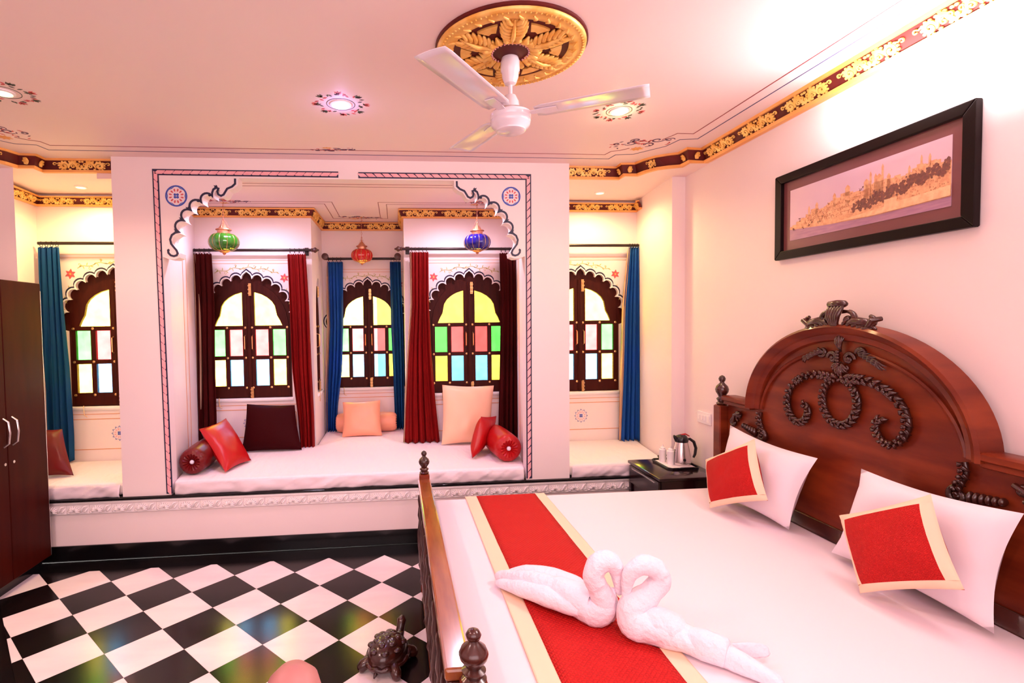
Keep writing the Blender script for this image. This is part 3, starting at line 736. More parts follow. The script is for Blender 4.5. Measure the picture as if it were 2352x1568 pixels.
def corner_orn(parent, z, T, sc=1.0):
    a_ = MB(); b_ = MB(); g_ = MB(); f = XYd(z)
    def q(P): return [T(p) for p in P]
    for (c, r0, a0, tr) in (((.09, -.02), .045, 0, 1.2), ((-.06, -.05), .040, 2.6, -1.1), ((.15, .01), .03, .5, -1.1), ((-.13, -.08), .022, 1, 1.1), ((.02, .03), .05, 2.0, -.8), ((-.02, -.09), .03, 3, 1.1)):
        a_.ribbon(q(spiral(c, r0, .006, a0, tr, 14)), [.004 + .007 * sin(pi * i / 14) for i in range(15)], .0015, f)
    for k in range(22):
        p = (random.uniform(-.17, .19), random.uniform(-.10, .09)); p = (p[0], p[1] * .8 + p[0] * .2)
        (a_ if k % 2 else b_).plate(q(leafpoly(p, random.uniform(0, 6.28), .028, .005)), [], .0015, f)
    for k in range(14):
        b_.plate(q(leafpoly((.0 + random.uniform(-.05, .05), -.02 + random.uniform(-.04, .03)), random.uniform(0, 6.28), .026, .007)), [], .0015, f)
    for k in range(8):
        g_.plate(q(leafpoly((-.05, .09), k * pi / 4, .042, .010)), [], .0015, f)
    m = mat('plum_paint', (.10, .03, .10), .6)
    obj('painted_curl', a_, m, parent, smooth=False, kind='stuff'); obj('painted_flower', b_, 'redpaint', parent, smooth=False, kind='stuff'); obj('painted_bloom', g_, 'goldedge', parent, smooth=False, kind='stuff')
ca, sa = cos(radians(-38)), sin(radians(-38))
corner_orn(ceil_, ZC, lambda p: (1.745 + p[0] * 1.15 * ca - p[1] * sa, -.255 + p[0] * sa + p[1] * ca))
corner_orn(ceil_, ZC, lambda p: (MIRX - (1.745 + p[0] * ca - p[1] * sa), -.255 + p[0] * sa + p[1] * ca))
corner_orn(ceil_, ZC, lambda p: (-.285 + p[0] * .8, -.035 - p[1] * .3))
for cx_ in (-1.27, .86): corner_orn(bayc, ZB, lambda p: (cx_ + p[0], .93 + p[1] * .7))
corner_orn(bayc, ZB, lambda p: (-.225 + p[0] * 1.1, 1.58 + p[1] * .6))

# ---- downlights
def downlight(c, z, R, lens, label, decor=None):
    t = thing('ceiling_downlight', (c[0], c[1], z), label, 'downlight', 'recessed ceiling downlights')
    obj('rim', MB().lathe([(R, 0), (R * 1.02, -.006), (R * .8, -.010), (R * .72, -.004), (R * .72, 0)], (c[0], c[1], z), 28, caps=False), 'whitepaint', t)
    obj('lamp_lens', MB().lathe([(R * .70, 0.), (R * .70, -.004), (R * .3, -.006)], (c[0], c[1], z), 24), lens, t)
downlight((-.160, -.755), ZC, .055, 'lensl', 'lilac glowing downlight left of the fan, ringed by painted flowers'); petal_ring(ceil_, (-.160, -.755), ZC, .085, .130)
downlight((1.364, -.758), ZC, .050, 'lensw', 'warm glowing downlight right of the fan, ringed by painted flowers'); petal_ring(ceil_, (1.364, -.758), ZC, .080, .125)
downlight((-1.79, -.80), ZC, .05, 'lensw', 'downlight at the left edge of the ceiling, in a painted flower ring'); petal_ring(ceil_, (-1.79, -.80), ZC, .085, .125)
downlight((1.83, .68), 2.688, .040, 'lensw', 'small warm downlight in the right alcove ceiling')
downlight((-2.27, .66), 2.688, .042, 'lensw', 'small warm downlight in the left alcove ceiling')

# ---- ceiling medallion
mc = (.614, -1.380); mr = .318
md = thing('ceiling_medallion', (mc[0], mc[1], ZC), 'large round gold and maroon plaster medallion around the fan mount', 'medallion')
obj('backplate', MB().lathe([(mr, 0), (mr, -.010), (mr * .96, -.016), (.10, -.016), (.0, -.016)], (*mc, ZC), 64), 'maroonpaint', md)
obj('rim', MB().lathe([(.312, -.014), (.310, -.026), (.300, -.030), (.288, -.024), (.270, -.030), (.250, -.028), (.238, -.012)], (*mc, ZC), 64, caps=False), 'goldpaint', md)
m = MB()
for k in range(90):
    a = 2 * pi * k / 90; m.ell((mc[0] + .2965 * cos(a), mc[1] + .2965 * sin(a), ZC - .030), (.006, .004, .004), 6, 4, Matrix.Rotation(a, 3, 'Z'))
for k in range(30):
    a = 2 * pi * k / 30; m.tube([(mc[0] + .274 * cos(a), mc[1] + .274 * sin(a), ZC - .028), (mc[0] + .260 * cos(a + .06), mc[1] + .260 * sin(a + .06), ZC - .031), (mc[0] + .244 * cos(a + .05), mc[1] + .244 * sin(a + .05), ZC - .026)], [.004, .007, .003], 8)
obj('rim_beading', m, 'goldpaint', md)
def acanthus(m, a, L0=.085, L1=.245):
    ca_, sa_ = cos(a), sin(a)
    def W(r, u, z): return (mc[0] + r * ca_ - u * sa_, mc[1] + r * sa_ + u * ca_, ZC - z)
    m.tube([W(L0, 0, .024), W((L0 + L1) / 2, 0, .040), W(L1, 0, .026)], [.010, .010, .004], 6)
    m.tube([W(L0 - .01, 0, .018), W(L0 + .04, 0, .018), W((L0 + L1) / 2, 0, .018), W(L1 - .03, 0, .018), W(L1, 0, .018)], [.022, .032, .036, .034, .010], 10, flat=.35)
    for s_ in (-1, 1):
        for k in range(7):
            r0 = L0 + (L1 - L0) * (k / 7.5); w_ = .046 * (.60 + .6 * sin(pi * (k + 1) / 8)); r1 = r0 + .030 + .004 * k
            m.tube([W(r0, 0, .022), W(r0 + .008, s_ * w_ * .3, .028), W(r0 + .017, s_ * w_ * .62, .028), W(r1 - .006, s_ * w_ * .9, .022), W(r1, s_ * w_, .018)], [.006, .0095, .0105, .008, .003], 8)
for k in range(6):
    m = MB(); acanthus(m, radians(22 + 60 * k)); obj('acanthus_leaf', m, 'goldpaint', md)
for k in range(6):
    a = radians(52 + 60 * k); w0 = .10; w1 = .215
    P = [(mc[0] + .165 * cos(a - w0), mc[1] + .165 * sin(a - w0))] + arcpts(mc, .212, a - w1, a + w1, 8) + [(mc[0] + .165 * cos(a + w0), mc[1] + .165 * sin(a + w0)), (mc[0] + .172 * cos(a), mc[1] + .172 * sin(a))]
    obj('gold_fan_panel', MB().plate(P, [], .010, XYd(ZC - .014)), 'goldpaint', md, smooth=False)
    m = MB()
    for s_ in (-1, 0, 1): m.tube([(mc[0] + .085 * cos(a + s_ * .25), mc[1] + .085 * sin(a + s_ * .25), ZC - .02), (mc[0] + .115 * cos(a + s_ * .3), mc[1] + .115 * sin(a + s_ * .3), ZC - .034), (mc[0] + .132 * cos(a + s_ * .32), mc[1] + .132 * sin(a + s_ * .32), ZC - .02)], [.012, .014, .004], 6)
    obj('inner_leaf', m, 'goldpaint', md)
obj('centre_dish', MB().lathe([(.098, -.016), (.098, -.026), (.088, -.028), (.07, -.022), (.045, -.030), (.0, -.030)], (*mc, ZC), 40), 'maroonpaint', md)
m = MB()
for k in range(30):
    a = 2 * pi * k / 30; m.ell((mc[0] + .078 * cos(a), mc[1] + .078 * sin(a), ZC - .028), (.0045, .0045, .004), 6, 4)
obj('centre_beading', m, 'pinkpaint', md)

# ---- ceiling fan
fx, fy = .620, -1.345
fan = thing('ceiling_fan', (fx, fy, ZC - .03), 'white three bladed ceiling fan hanging from the gold medallion', 'fan')
obj('canopy', MB().lathe([(.036, -.03), (.040, -.045), (.041, -.085), (.036, -.092), (.035, -.112), (.025, -.138), (.012, -.145)], (fx, fy, ZC), 28), 'fanwhite', fan)
obj('downrod', MB().lathe([(.009, -.14), (.009, -.215)], (fx, fy, ZC), 14), 'fanwhite', fan)
obj('motor_housing', MB().lathe([(.012, 2.590), (.024, 2.586), (.036, 2.560), (.040, 2.530), (.042, 2.522), (.078, 2.517), (.087, 2.508), (.0875, 2.488), (.085, 2.484), (.087, 2.478), (.082, 2.458), (.066, 2.444), (.064, 2.436), (.054, 2.432), (.0, 2.431)], (fx, fy, 0), 36), 'fanwhite', fan)
def blade(tip, rootd, wd, zt):
    d = (Vector(tip) - Vector((fx, fy))).normalized(); n_ = Vector((-d.y, d.x)); L = (Vector(tip) - Vector((fx, fy))).length
    m = MB()
    def fn(u, v):
        r = rootd + (L - rootd) * v; w_ = wd * (1.0 - .10 * (1 - v)); c = (u - .5) * w_
        if v < .03: c *= .8
        if v > .98: c *= .93
        return (fx + d.x * r + n_.x * c, fy + d.y * r + n_.y * c, 2.503 + (zt - 2.503) * v + .004 * cos((u - .5) * pi))
    m.grid(6, 14, fn); b = obj('blade', m, 'fanwhite', fan, solid=.003, recalc=False)
    P = lambda r, c: (fx + d.x * r + n_.x * c, fy + d.y * r + n_.y * c)
    obj('blade_bracket', MB().plate([P(.06, .012), P(.06, -.012), P(rootd + .03, -.022), P(rootd + .09, -.020), P(rootd + .09, .020), P(rootd + .03, .022)], [], .004, XYd(2.504)), 'fanwhite', b, smooth=False)
FANTIPS = [(1.112, -1.612, 2.505), (.238, -1.845, 2.505), (.455, -.875, 2.505)]
for tx, ty, tz in FANTIPS: blade((tx, ty), .110, .132, tz)

# ================================================================== RIGHT WALL: tube light, picture, switches
def onwall(y, off=0.): return wallx(y) - off
tl = thing('tube_light', (onwall(-2.0, .03), -2.0, 2.60), 'long white tube light high on the right wall above the picture', 'light')
ya, yb = -1.42, -2.62
def wbox(m, y0, y1, z0, z1, o0, o1):
    P = [(onwall(y, o), y) for y, o in ((y0, o0), (y1, o0), (y1, o1), (y0, o1))]
    return m.plate(P, [], z1 - z0, XY(z0))
obj('batten', wbox(MB(), ya, yb, 2.575, 2.625, 0, .030), 'white', tl, smooth=False)
obj('tube', MB().tube([(onwall(ya, .05), ya - .03, 2.60), (onwall(yb, .05), yb + .03, 2.60)], .013, 14), 'tube', tl)
for yy in (ya - .012, yb + .012): obj('lamp_holder', wbox(MB(), yy + .012, yy - .012, 2.578, 2.622, .028, .066), 'white', tl, smooth=False)
# picture
BFR = mat('black_frame', (.006, .002, .002), .35, spec=.15)
pc = thing('framed_picture', (onwall(-1.36, .02), -1.36, 2.16), 'wide black framed photograph of a lakeside palace on the right wall', 'picture')
py0, py1, pz0, pz1 = -.832, -1.872, 1.936, 2.398
def PF(off): return lambda a, b, d: (onwall(a, off + d), a, b)
bx = [(py0, pz0), (py1, pz0), (py1, pz1), (py0, pz1)]; fwid = .046
ix = [(py0 - fwid, pz0 + fwid), (py1 + fwid, pz0 + fwid), (py1 + fwid, pz1 - fwid), (py0 - fwid, pz1 - fwid)]
for k in range(4):
    j = (k + 1) % 4
    obj('frame_rail', MB().plate([bx[k], bx[j], ix[j], ix[k]], [], .028, PF(.004)), M['blackplastic'] if False else BFR, pc, smooth=False, bevel=.004)
mi = .050
obj('mount', MB().plate(ix, [], .004, PF(.008)), mat('plum_mount', (.16, .045, .05), .35, coat=.6), pc, smooth=False)
a0, a1, b0, b1 = py0 - fwid - mi, py1 + fwid + mi, pz0 + fwid + mi, pz1 - fwid - mi
pr = obj('print', MB().plate([(a0, b0), (a1, b0), (a1, b1), (a0, b1)], [], .003, PF(.011)), mat('print_sky', (.62, .44, .56), .3, col2=(.72, .52, .58), nscale=2, coat=.5), pc, smooth=False)
def pp(u, v): return (a0 + (a1 - a0) * u, b0 + (b1 - b0) * v)
def ppoly(nm, P, off, m, th=.0006): return obj(nm, MB().plate([pp(*p) for p in P], [], th, PF(off)), m, pr, smooth=False)
ppoly('print_water', [(0, 0), (1, 0), (1, .14), (.6, .115), (.3, .15), (0, .22)], .0138, mat('print_water', (.42, .22, .30), .3, col2=(.34, .17, .27), nscale=14, stretch=(1, 1, 8), coat=.5))
mp_ = mat('print_palace', (.80, .45, .23), .4, col2=(.62, .30, .15), nscale=60, coat=.4)
def hill(u):
    P = [(0, .27), (.05, .34), (.12, .40), (.16, .48), (.30, .52), (.34, .58), (.46, .64), (.52, .58), (.57, .66), (.68, .66), (.76, .64), (.84, .72), (.92, .70), (1, .60)]
    for (x0, y0), (x1, y1) in zip(P[:-1], P[1:]):
        if x0 <= u <= x1: return y0 + (y1 - y0) * (u - x0) / (x1 - x0)
    return .6
R2 = random.Random(11); sky = [(0, .22)]; u = 0.0
while u < .995:
    du = R2.uniform(.012, .034); h_ = hill(u) + R2.uniform(-.03, .03); u2 = min(1, u + du); sky += [(u, h_), (u2, h_)]; u = u2
sky += [(1, .14), (.6, .115), (.3, .15)]
ppoly('print_palace', sky, .0142, mp_)
tw = MB()
for u_, h_, w_ in ((.585, .80, .012), (.615, .74, .016), (.655, .86, .012), (.635, .72, .03), (.86, .80, .010), (.90, .78, .012), (.44, .70, .03), (.35, .63, .02), (.22, .56, .02), (.16, .53, .014), (.56, .70, .03), (.69, .68, .02), (.80, .70, .012)):
    tw.plate([pp(*q) for q in rect(u_ - w_ / 2, u_ + w_ / 2, .4, h_)], [], .0005, PF(.0143))
    tw.plate([pp(u_ - w_ * .6, h_), pp(u_ + w_ * .6, h_), pp(u_ + w_ * .3, h_ + .035), pp(u_, h_ + .06), pp(u_ - w_ * .3, h_ + .035)], [], .0005, PF(.0143))
obj('print_towers', tw, mp_, pr, smooth=False, kind='stuff')
wm_ = MB()
for k in range(420):
    u = R2.uniform(.12, .99); hm = hill(u); v = R2.uniform(.24, hm - .03)
    wm_.plate([pp(*q) for q in rect(u, u + .0035, v, v + R2.uniform(.010, .026))], [], .0004, PF(.0149))
for k in range(26):
    u0 = R2.uniform(.12, .8); v = R2.uniform(.3, hill(u0) - .02); wm_.plate([pp(*q) for q in rect(u0, u0 + R2.uniform(.03, .10), v, v + .006)], [], .0004, PF(.0149))
obj('print_windows', wm_, mat('print_shadow', (.46, .19, .09), .4), pr, smooth=False, kind='stuff')
tm = MB()
for (u, v, r, n_) in [(.50 + .026 * k, .32 + .014 * k + .03 * sin(k * 1.7), .050, 22) for k in range(20)] + [(.62, .46, .04, 12), (.53, .62, .022, 10), (.31, .53, .014, 5), (.09, .37, .020, 7), (.24, .24, .018, 10), (.265, .32, .012, 6), (.18, .28, .016, 8), (.16, .22, .018, 7), (.04, .20, .022, 9), (.11, .20, .014, 5), (.97, .60, .03, 8)]:
    for k in range(n_):
        rr = R2.uniform(.16, .34) * r; cu = u + R2.uniform(-r, r) * .55; c = (min(cu, .995 - rr * .5), v + R2.uniform(-r, r) * 1.5)
        tm.plate([pp(c[0] + rr * .5 * cos(q) * R2.uniform(.8, 1.2), c[1] + rr * 1.7 * sin(q) * R2.uniform(.8, 1.2)) for q in (0, .8, 1.6, 2.4, 3.2, 4.0, 4.8, 5.6)], [], .0003, PF(.0154 + .0000015 * len(tm.v) / 16))
obj('print_trees', tm, mat('print_trees', (.12, .045, .035), .5, col2=(.20, .07, .05), nscale=80), pr, smooth=False, kind='stuff')
ppoly('print_quay', [(.36, .16), (.6, .125), (.78, .135), (1, .15), (1, .30), (.80, .26), (.74, .26), (.74, .33), (.67, .33), (.67, .22), (.5, .19)], .0172, mat('print_quay', (.86, .55, .30), .4, col2=(.74, .42, .22), nscale=50))
# switch plate
sp = thing('switch_plate', (onwall(-.09, .01), -.09, .91), 'white switch plate on the wall above the bedside table', 'switch')
obj('plate', wbox(MB(), -.005, -.175, .868, .952, 0, .010), 'white', sp, smooth=False, bevel=.003)
for k in range(3): obj('rocker_switch', wbox(MB(), -.022 - k * .036, -.046 - k * .036, .893, .928, .010, .016), 'whitepaint', sp, smooth=False, bevel=.002)
obj('socket', wbox(MB(), -.130, -.162, .885, .935, .010, .013), 'blackplastic' if False else 'whitepaint', sp, smooth=False)

# ================================================================== WINDOW SEAT MATTRESSES
def soft(poly, z0, z1, name, label, m, bevel=.03):
    o = obj(name, MB().plate(poly, [], z1 - z0, XY(z0)), m, smooth=True)
    md_ = o.modifiers.new('b', 'BEVEL'); md_.width = bevel; md_.segments = 4; md_.limit_method = 'ANGLE'; md_.angle_limit = radians(40)
    return tag(o, label, 'mattress')
soft([(-1.478, .205), (1.052, .205), (1.220, 1.19), (.180, 1.19), (.180, 1.83), (-.630, 1.83), (-.630, 1.19), (-1.640, 1.19)], .432, .522, 'seat_mattress', 'long white sheeted mattress filling the arched window bay', 'sheetwrinkle', .028)
soft([(1.400, .215), (2.185, .215), (2.262, .80), (2.29, .985), (1.36, .985)], .432, .520, 'seat_mattress', 'white sheeted mattress in the right alcove', 'sheetwrinkle', .028)
soft([(-2.60, .215), (-1.818, .215), (-1.77, .905), (-2.735, .905), (-2.72, .58)], .432, .520, 'seat_mattress', 'white sheeted mattress in the left alcove beside the wardrobe', 'sheetwrinkle', .028)
# hanging sheet wrinkles along the front edges
def skirt(x0, x1, lab):
    def fn(u, v):
        x = x0 + (x1 - x0) * u; r = noise.noise(Vector((x * 9, v * 1.5, 3.1))) * .016 + abs(noise.noise(Vector((x * 17 + v * 2.5, v * .6, 7)))) * .016
        return (x, .196 - .010 * sin(pi * v) - r * (1 - v * .2), .516 - .088 * v + noise.noise(Vector((x * 5, 0, 1))) * .008 * v)
    return fn
for x0, x1, lb in ((-1.46, 1.04, 'rumpled sheet edge hanging over the front of the bay mattress'), (1.41, 2.17, 'rumpled sheet edge on the right alcove mattress'), (-2.57, -1.83, 'rumpled sheet edge on the left alcove mattress')):
    mbk = MB().grid(int((x1 - x0) * 90), 8, skirt(x0, x1, lb))
    par = [o for o in bpy.data.objects if o.get('category') == 'mattress'][{-1.46: 0, 1.41: 1, -2.57: 2}[x0]]
    obj('sheet_hem', mbk, 'sheet', par, solid=.004, recalc=False)

# ================================================================== CURTAINS
def curtain_rod(x0, x1, y, z, wy, label, fin=(1, 1)):
    t = thing('curtain_rod', ((x0 + x1) / 2, y, z), label, 'curtain rod')
    obj('pole', MB().tube([(x0, y, z), (x1, y, z)], .0125, 12), 'rod', t)
    for xe, s_, f in ((x0, -1, fin[0]), (x1, 1, fin[1])):
        if not f: continue
        m = MB(xf=Matrix.Translation((xe, y, z)) @ Matrix.Rotation(radians(90) * s_, 4, 'Y'))
        m.lathe([(.013, 0), (.020, .006), (.014, .014), (.024, .030), (.024, .040), (.012, .052), (.006, .068)], (0, 0, 0), 14)
        obj('finial', m, 'rodwood', t)
        xb = xe - s_ * .05
        obj('bracket', MB().box(xb - .009, xb + .009, y, wy, z - .006, z + .010, .002).box(xb - .018, xb + .018, wy - .008, wy, z - .04, z + .03, .002), 'rod', t)
    return t
curtain_rod(-1.640, -.632, 1.13, 2.272, 1.20, 'black curtain rod over the left bay window', (0, 1))
curtain_rod(.170, 1.215, 1.13, 2.282, 1.20, 'black curtain rod over the right bay window', (1, 0))
rr = curtain_rod(-.610, .160, 1.78, 2.275, 1.85, 'black curtain rod in the narrow centre recess', (0, 0))
for xk in (-.575, .130): obj('holdback_knob', MB(xf=Matrix.Translation((xk, 1.78, 2.275)) @ Matrix.Rotation(radians(90), 4, 'X')).lathe([(.010, 0), (.010, .16), (.030, .17), (.034, .19), (.030, .21), (.010, .215)], (0, 0, 0), 16), 'rodwood', rr)
curtain_rod(1.42, 2.290, .93, 2.284, 1.0, 'black curtain rod in the right alcove', (0, 0))
curtain_rod(-2.715, -1.83, .85, 2.289, .92, 'black curtain rod in the left alcove', (0, 0))
def curtain(label, prof, y, rodz, m, folds, amp, group, zb0=None, lining=None, bl=0.):
    """prof: list of (z, xl, xr) from the top down; zb0: bottom z at the left and right edge"""
    xt = (prof[0][1] + prof[0][2]) / 2
    t = thing('curtain', (xt, y, prof[-1][0]), label, 'curtain', group)
    zs = [p[0] for p in prof]
    def at(v):
        z = zs[0] + (zs[-1] - zs[0]) * v
        for k in range(len(prof) - 1):
            if prof[k][0] >= z >= prof[k + 1][0] - 1e-9:
                f = (prof[k][0] - z) / (prof[k][0] - prof[k + 1][0]); f2 = f * f * (3 - 2 * f) if False else f
                return z, prof[k][1] + (prof[k + 1][1] - prof[k][1]) * f2, prof[k][2] + (prof[k + 1][2] - prof[k][2]) * f2
        return z, prof[-1][1], prof[-1][2]
    sd = random.uniform(0, 50)
    def fn(u, v):
        z, a, b = at(v); ph = .8 * sin(v * 2.2 + sd) + .5 * noise.noise(Vector((u * 2, v * 2, sd)))
        am = amp * (.45 + .75 * v) * (1 + .5 * noise.noise(Vector((u * 3, v, sd + 9))))
        uu = u + .018 * sin(4 * pi * folds * u + ph)
        yy = y + am * sin(2 * pi * folds * u + ph) + am * .35 * sin(2 * pi * folds * 2.3 * u + ph * 2)
        zz = z - (bl * (u - .5) if v > .999 else bl * (u - .5) * v) + .006 * sin(2 * pi * folds * u) * v
        if v < .02: zz += .010 * abs(sin(2 * pi * folds * u))
        return (a + (b - a) * min(1, max(0, uu)), yy, zz)
    obj('drape', MB().grid(int(folds * 14), 44, fn), m, t, solid=.003, recalc=False)
    if lining:
        s0, wd = lining
        def fl2(u, v):
            z, a, b = at(v); xe = a if s0 < 0 else b
            return (xe + s0 * (-.012 + wd * (.35 + .65 * sin(pi * min(1, v * 1.05)) ** .6) * u), y - .004 + .012 * sin(u * 7) + .02 * u, z)
        obj('lining', MB().grid(10, 30, fl2), 'lining', t, solid=.002, recalc=False)
    nr = max(3, round(folds))
    for k in range(nr):
        xx = prof[0][1] + (prof[0][2] - prof[0][1]) * (k + .5) / nr
        P = [(xx, y + .019 * cos(a), rodz - .008 + .021 * sin(a)) for a in [2 * pi * q / 12 for q in range(12)]]
        obj('ring', MB().tube(P, .0022, 6, closed=True), 'rod', t)
G1 = 'curtains in the window bays'
curtain('dark maroon curtain with striped lining, far left of the bay', [(2.236, -1.642, -1.480), (1.80, -1.640, -1.467), (1.23, -1.648, -1.478), (.78, -1.655, -1.480), (.545, -1.655, -1.52)], 1.12, 2.272, 'curdark', 3.5, .020, G1, lining=(-1, -.05), bl=.05)
curtain('bright red curtain at the right side of the left bay window', [(2.228, -.831, -.674), (1.79, -.823, -.658), (1.21, -.815, -.650), (.82, -.783, -.640), (.478, -.766, -.640)], 1.11, 2.272, 'currred', 4, .022, G1)
curtain('left blue curtain of the centre recess, with pale lining', [(2.236, -.582, -.422), (1.59, -.578, -.432), (1.15, -.605, -.454), (.80, -.618, -.500), (.525, -.620, -.520)], 1.76, 2.275, 'curblue', 4, .022, G1, lining=(-1, .03))
curtain('right dark blue curtain of the centre recess', [(2.236, .049, .160), (1.58, .051, .172), (1.13, .065, .176), (.69, .075, .170), (.530, .086, .168)], 1.76, 2.275, 'curteal', 3.5, .020, G1)
curtain('red curtain flaring to the bottom at the left of the right bay window', [(2.246, .238, .406), (1.78, .238, .403), (1.39, .205, .417), (.91, .170, .449), (.528, .150, .484)], 1.11, 2.282, 'currred', 5, .024, G1, lining=(-1, .012))
curtain('dark maroon curtain at the right end of the bay', [(2.238, 1.058, 1.208), (1.77, 1.066, 1.214), (1.17, 1.052, 1.216), (.76, 1.039, 1.216), (.545, 1.037, 1.215)], 1.13, 2.282, 'curdark', 4, .020, G1)
curtain('long teal blue curtain in the left alcove, partly behind the wardrobe', [(2.252, -2.712, -2.555), (1.80, -2.715, -2.546), (1.28, -2.718, -2.524), (.75, -2.715, -2.515), (.540, -2.700, -2.520)], .85, 2.289, 'curteal', 4, .024, G1)
curtain('bright blue curtain at the right end of the right alcove', [(2.262, 2.192, 2.282), (1.75, 2.147, 2.288), (1.16, 2.131, 2.290), (.77, 2.114, 2.290), (.525, 2.103, 2.290)], .92, 2.284, 'curblue', 4, .022, G1, lining=(-1, .02))

# ================================================================== CUSHIONS
def cushion_fn(q, th, pinch=.07, sag=0.):
    P00, P10, P11, P01 = [Vector(p) for p in q]; c = (P00 + P10 + P11 + P01) / 4
    n_ = ((P10 - P00).cross(P01 - P00) + (P11 - P10).cross(P01 - P11) * -1).normalized(); n_ = ((P11 - P00).cross(P01 - P10)).normalized()
    def fn(a, b, side):
        u = (a + 1) / 2; v = (b + 1) / 2
        p = P00 * (1 - u) * (1 - v) + P10 * u * (1 - v) + P11 * u * v + P01 * (1 - u) * v
        k = 1 - pinch * ((1 - a * a) * abs(b) ** 3 + (1 - b * b) * abs(a) ** 3)
        p = c + (p - c) * k
        h = th * (max(0, 1 - abs(a) ** 2.6) * max(0, 1 - abs(b) ** 2.6)) ** .55
        wr = noise.noise(Vector((a * 2.2 + c.x * 9, b * 2.2 + c.y * 7, side * 3))) * th * .10 + noise.noise(Vector((a * 6 + c.x * 9, b * 6, side))) * th * .035
        return p + n_ * side * (h * (1 + .0) + wr * (1 - abs(a) ** 4) * (1 - abs(b) ** 4)) - Vector((0, 0, sag * (1 - b) * 0))
    return fn
def patch(fn, a0, a1, b0, b1, side, n_=14):
    m = MB(); uv = []
    vs = []; W = n_ + 1
    for j in range(W):
        for i in range(W):
            a = a0 + (a1 - a0) * i / n_; b = b0 + (b1 - b0) * j / n_; vs.append(fn(a, b, side)); uv.append(((a + 1) * 2.2, (b + 1) * 2.2))
    m.add(vs, [(j * W + i, j * W + i + 1, (j + 1) * W + i + 1, (j + 1) * W + i) for j in range(n_) for i in range(n_)])
    return m, uv
def cushion(name, label, q, th, m, cat='cushion', group=None, pinch=.07, border=None, n_=22):
    fn = cushion_fn(q, th, pinch); c = sum((Vector(p) for p in q), Vector()) / 4
    if border is None:
        mb = MB(); uv = []
        for s_ in (-1, 1):
            a, b = patch(fn, -1, 1, -1, 1, s_, n_); mb.add(a.v, a.f); uv += b
        o = obj(name, mb, m, loc=tuple(c), recalc=False, uv=uv); 
        return tag(o, label, cat, group)
    t = thing(name, tuple(c), label, cat, group); bw = border[0]; e = 1 - bw
    a, uv = patch(fn, -e, e, -e, e, 1, 16); obj('panel', a, m, t, recalc=False, uv=uv)
    a, uv = patch(fn, -1, 1, -1, 1, -1, 16); obj('back', a, m, t, recalc=False, uv=uv)
    bm_ = MB()
    for (x0, x1, y0, y1) in ((-1, 1, -1, -e), (-1, 1, e, 1), (-1, -e, -e, e), (e, 1, -e, e)):
        a, uv = patch(fn, x0, x1, y0, y1, 1, 14); bm_.add(a.v, a.f)
    obj('border', bm_, border[1], t, recalc=False)
    return t
GC = 'loose cushions on the window seats'
cushion('cushion', 'bright red satin cushion leaning on the bolster at the left of the bay', [(-1.165, .34, .535), (-1.065, .66, .535), (-1.355, .98, .825), (-1.440, .60, .812)], .060, 'satinred', group=GC)
cushion('cushion', 'large square maroon cushion below the left bay window', [(-1.235, .98, .530), (-.727, .98, .530), (-.800, 1.09, .905), (-1.210, 1.09, .925)], .070, 'maroon', group=GC, pinch=.04)
cushion('cushion', 'small peach satin cushion in the centre recess', [(-.432, 1.46, .525), (-.050, 1.46, .525), (-.066, 1.60, .852), (-.436, 1.60, .842)], .065, 'peach', group=GC, pinch=.05)
cushion('cushion', 'tall pale peach cushion under the right bay window', [(.490, .98, .530), (.935, .98, .530), (.985, 1.08, 1.035), (.512, 1.08, 1.052)], .080, 'peachlight', group=GC, pinch=.05)
cushion('cushion', 'small red satin cushion standing beside the right bolster', [(.690, .46, .535), (.790, .78, .535), (.965, .86, .795), (.790, .62, .838)], .062, 'satinred', group=GC, pinch=.05)
cushion('cushion', 'red cushion in the left alcove, half hidden by the wardrobe', [(-2.54, .40, .530), (-2.27, .43, .530), (-2.44, .60, .845), (-2.62, .56, .87)], .055, 'satindark', group=GC)
def bolster(label, a, b, r, m, seed=0, btn=True):
    a = Vector(a); b = Vector(b); L = (b - a).length; d = (b - a).normalized()
    t = thing('bolster', tuple((a + b) / 2 - Vector((0, 0, r))), label, 'bolster', 'bolsters on the window seats')
    z = Vector((0, 0, 1)); x = d.cross(z).normalized(); yv = x.cross(d) * -1
    Mx = Matrix((x, z, d)).transposed().to_4x4()
    mb = MB(xf=Matrix.Translation(a) @ Mx)
    prof = [(.12, .012), (.35, -.004), (.62, -.012), (.85, -.002), (.97, .02), (1.0, .05)]; n_ = 64
    vs = []; rings = [(p[0] * r, p[1], 1 - p[0]) for p in prof] + [(r * 1.02, L * .3, 0), (r * 1.03, L * .5, 0), (r * 1.02, L * .7, 0)] + [(p[0] * r, L - p[1], 1 - p[0]) for p in prof[::-1]]
    for rr_, zz, g in rings:
        for j in range(n_):
            th = 2 * pi * j / n_; k = 1 + (.05 * cos(16 * th)) * min(1, g * 3); dz_ = .004 * cos(16 * th) * min(1, g * 2)
            vs.append((rr_ * k * cos(th), rr_ * k * sin(th), zz + dz_))
    fs = [(i * n_ + j, i * n_ + (j + 1) % n_, (i + 1) * n_ + (j + 1) % n_, (i + 1) * n_ + j) for i in range(len(rings) - 1) for j in range(n_)]
    fs += [tuple(range(n_ - 1, -1, -1)), tuple(range((len(rings) - 1) * n_, len(rings) * n_))]
    mb.add(vs, fs); obj('roll', mb, m, t)
    if btn: obj('button', MB(xf=Matrix.Translation(a) @ Mx).ell((0, 0, .008), (r * .17, r * .17, .014), 14, 8), 'button', t)
bolster('dark red satin bolster at the far left of the bay', (-1.395, .325, .622), (-1.40, .74, .630), .098, 'satindark')
bolster('red satin bolster with a pale button at the right end of the bay', (.962, .340, .632), (.925, .80, .632), .108, 'satinred')
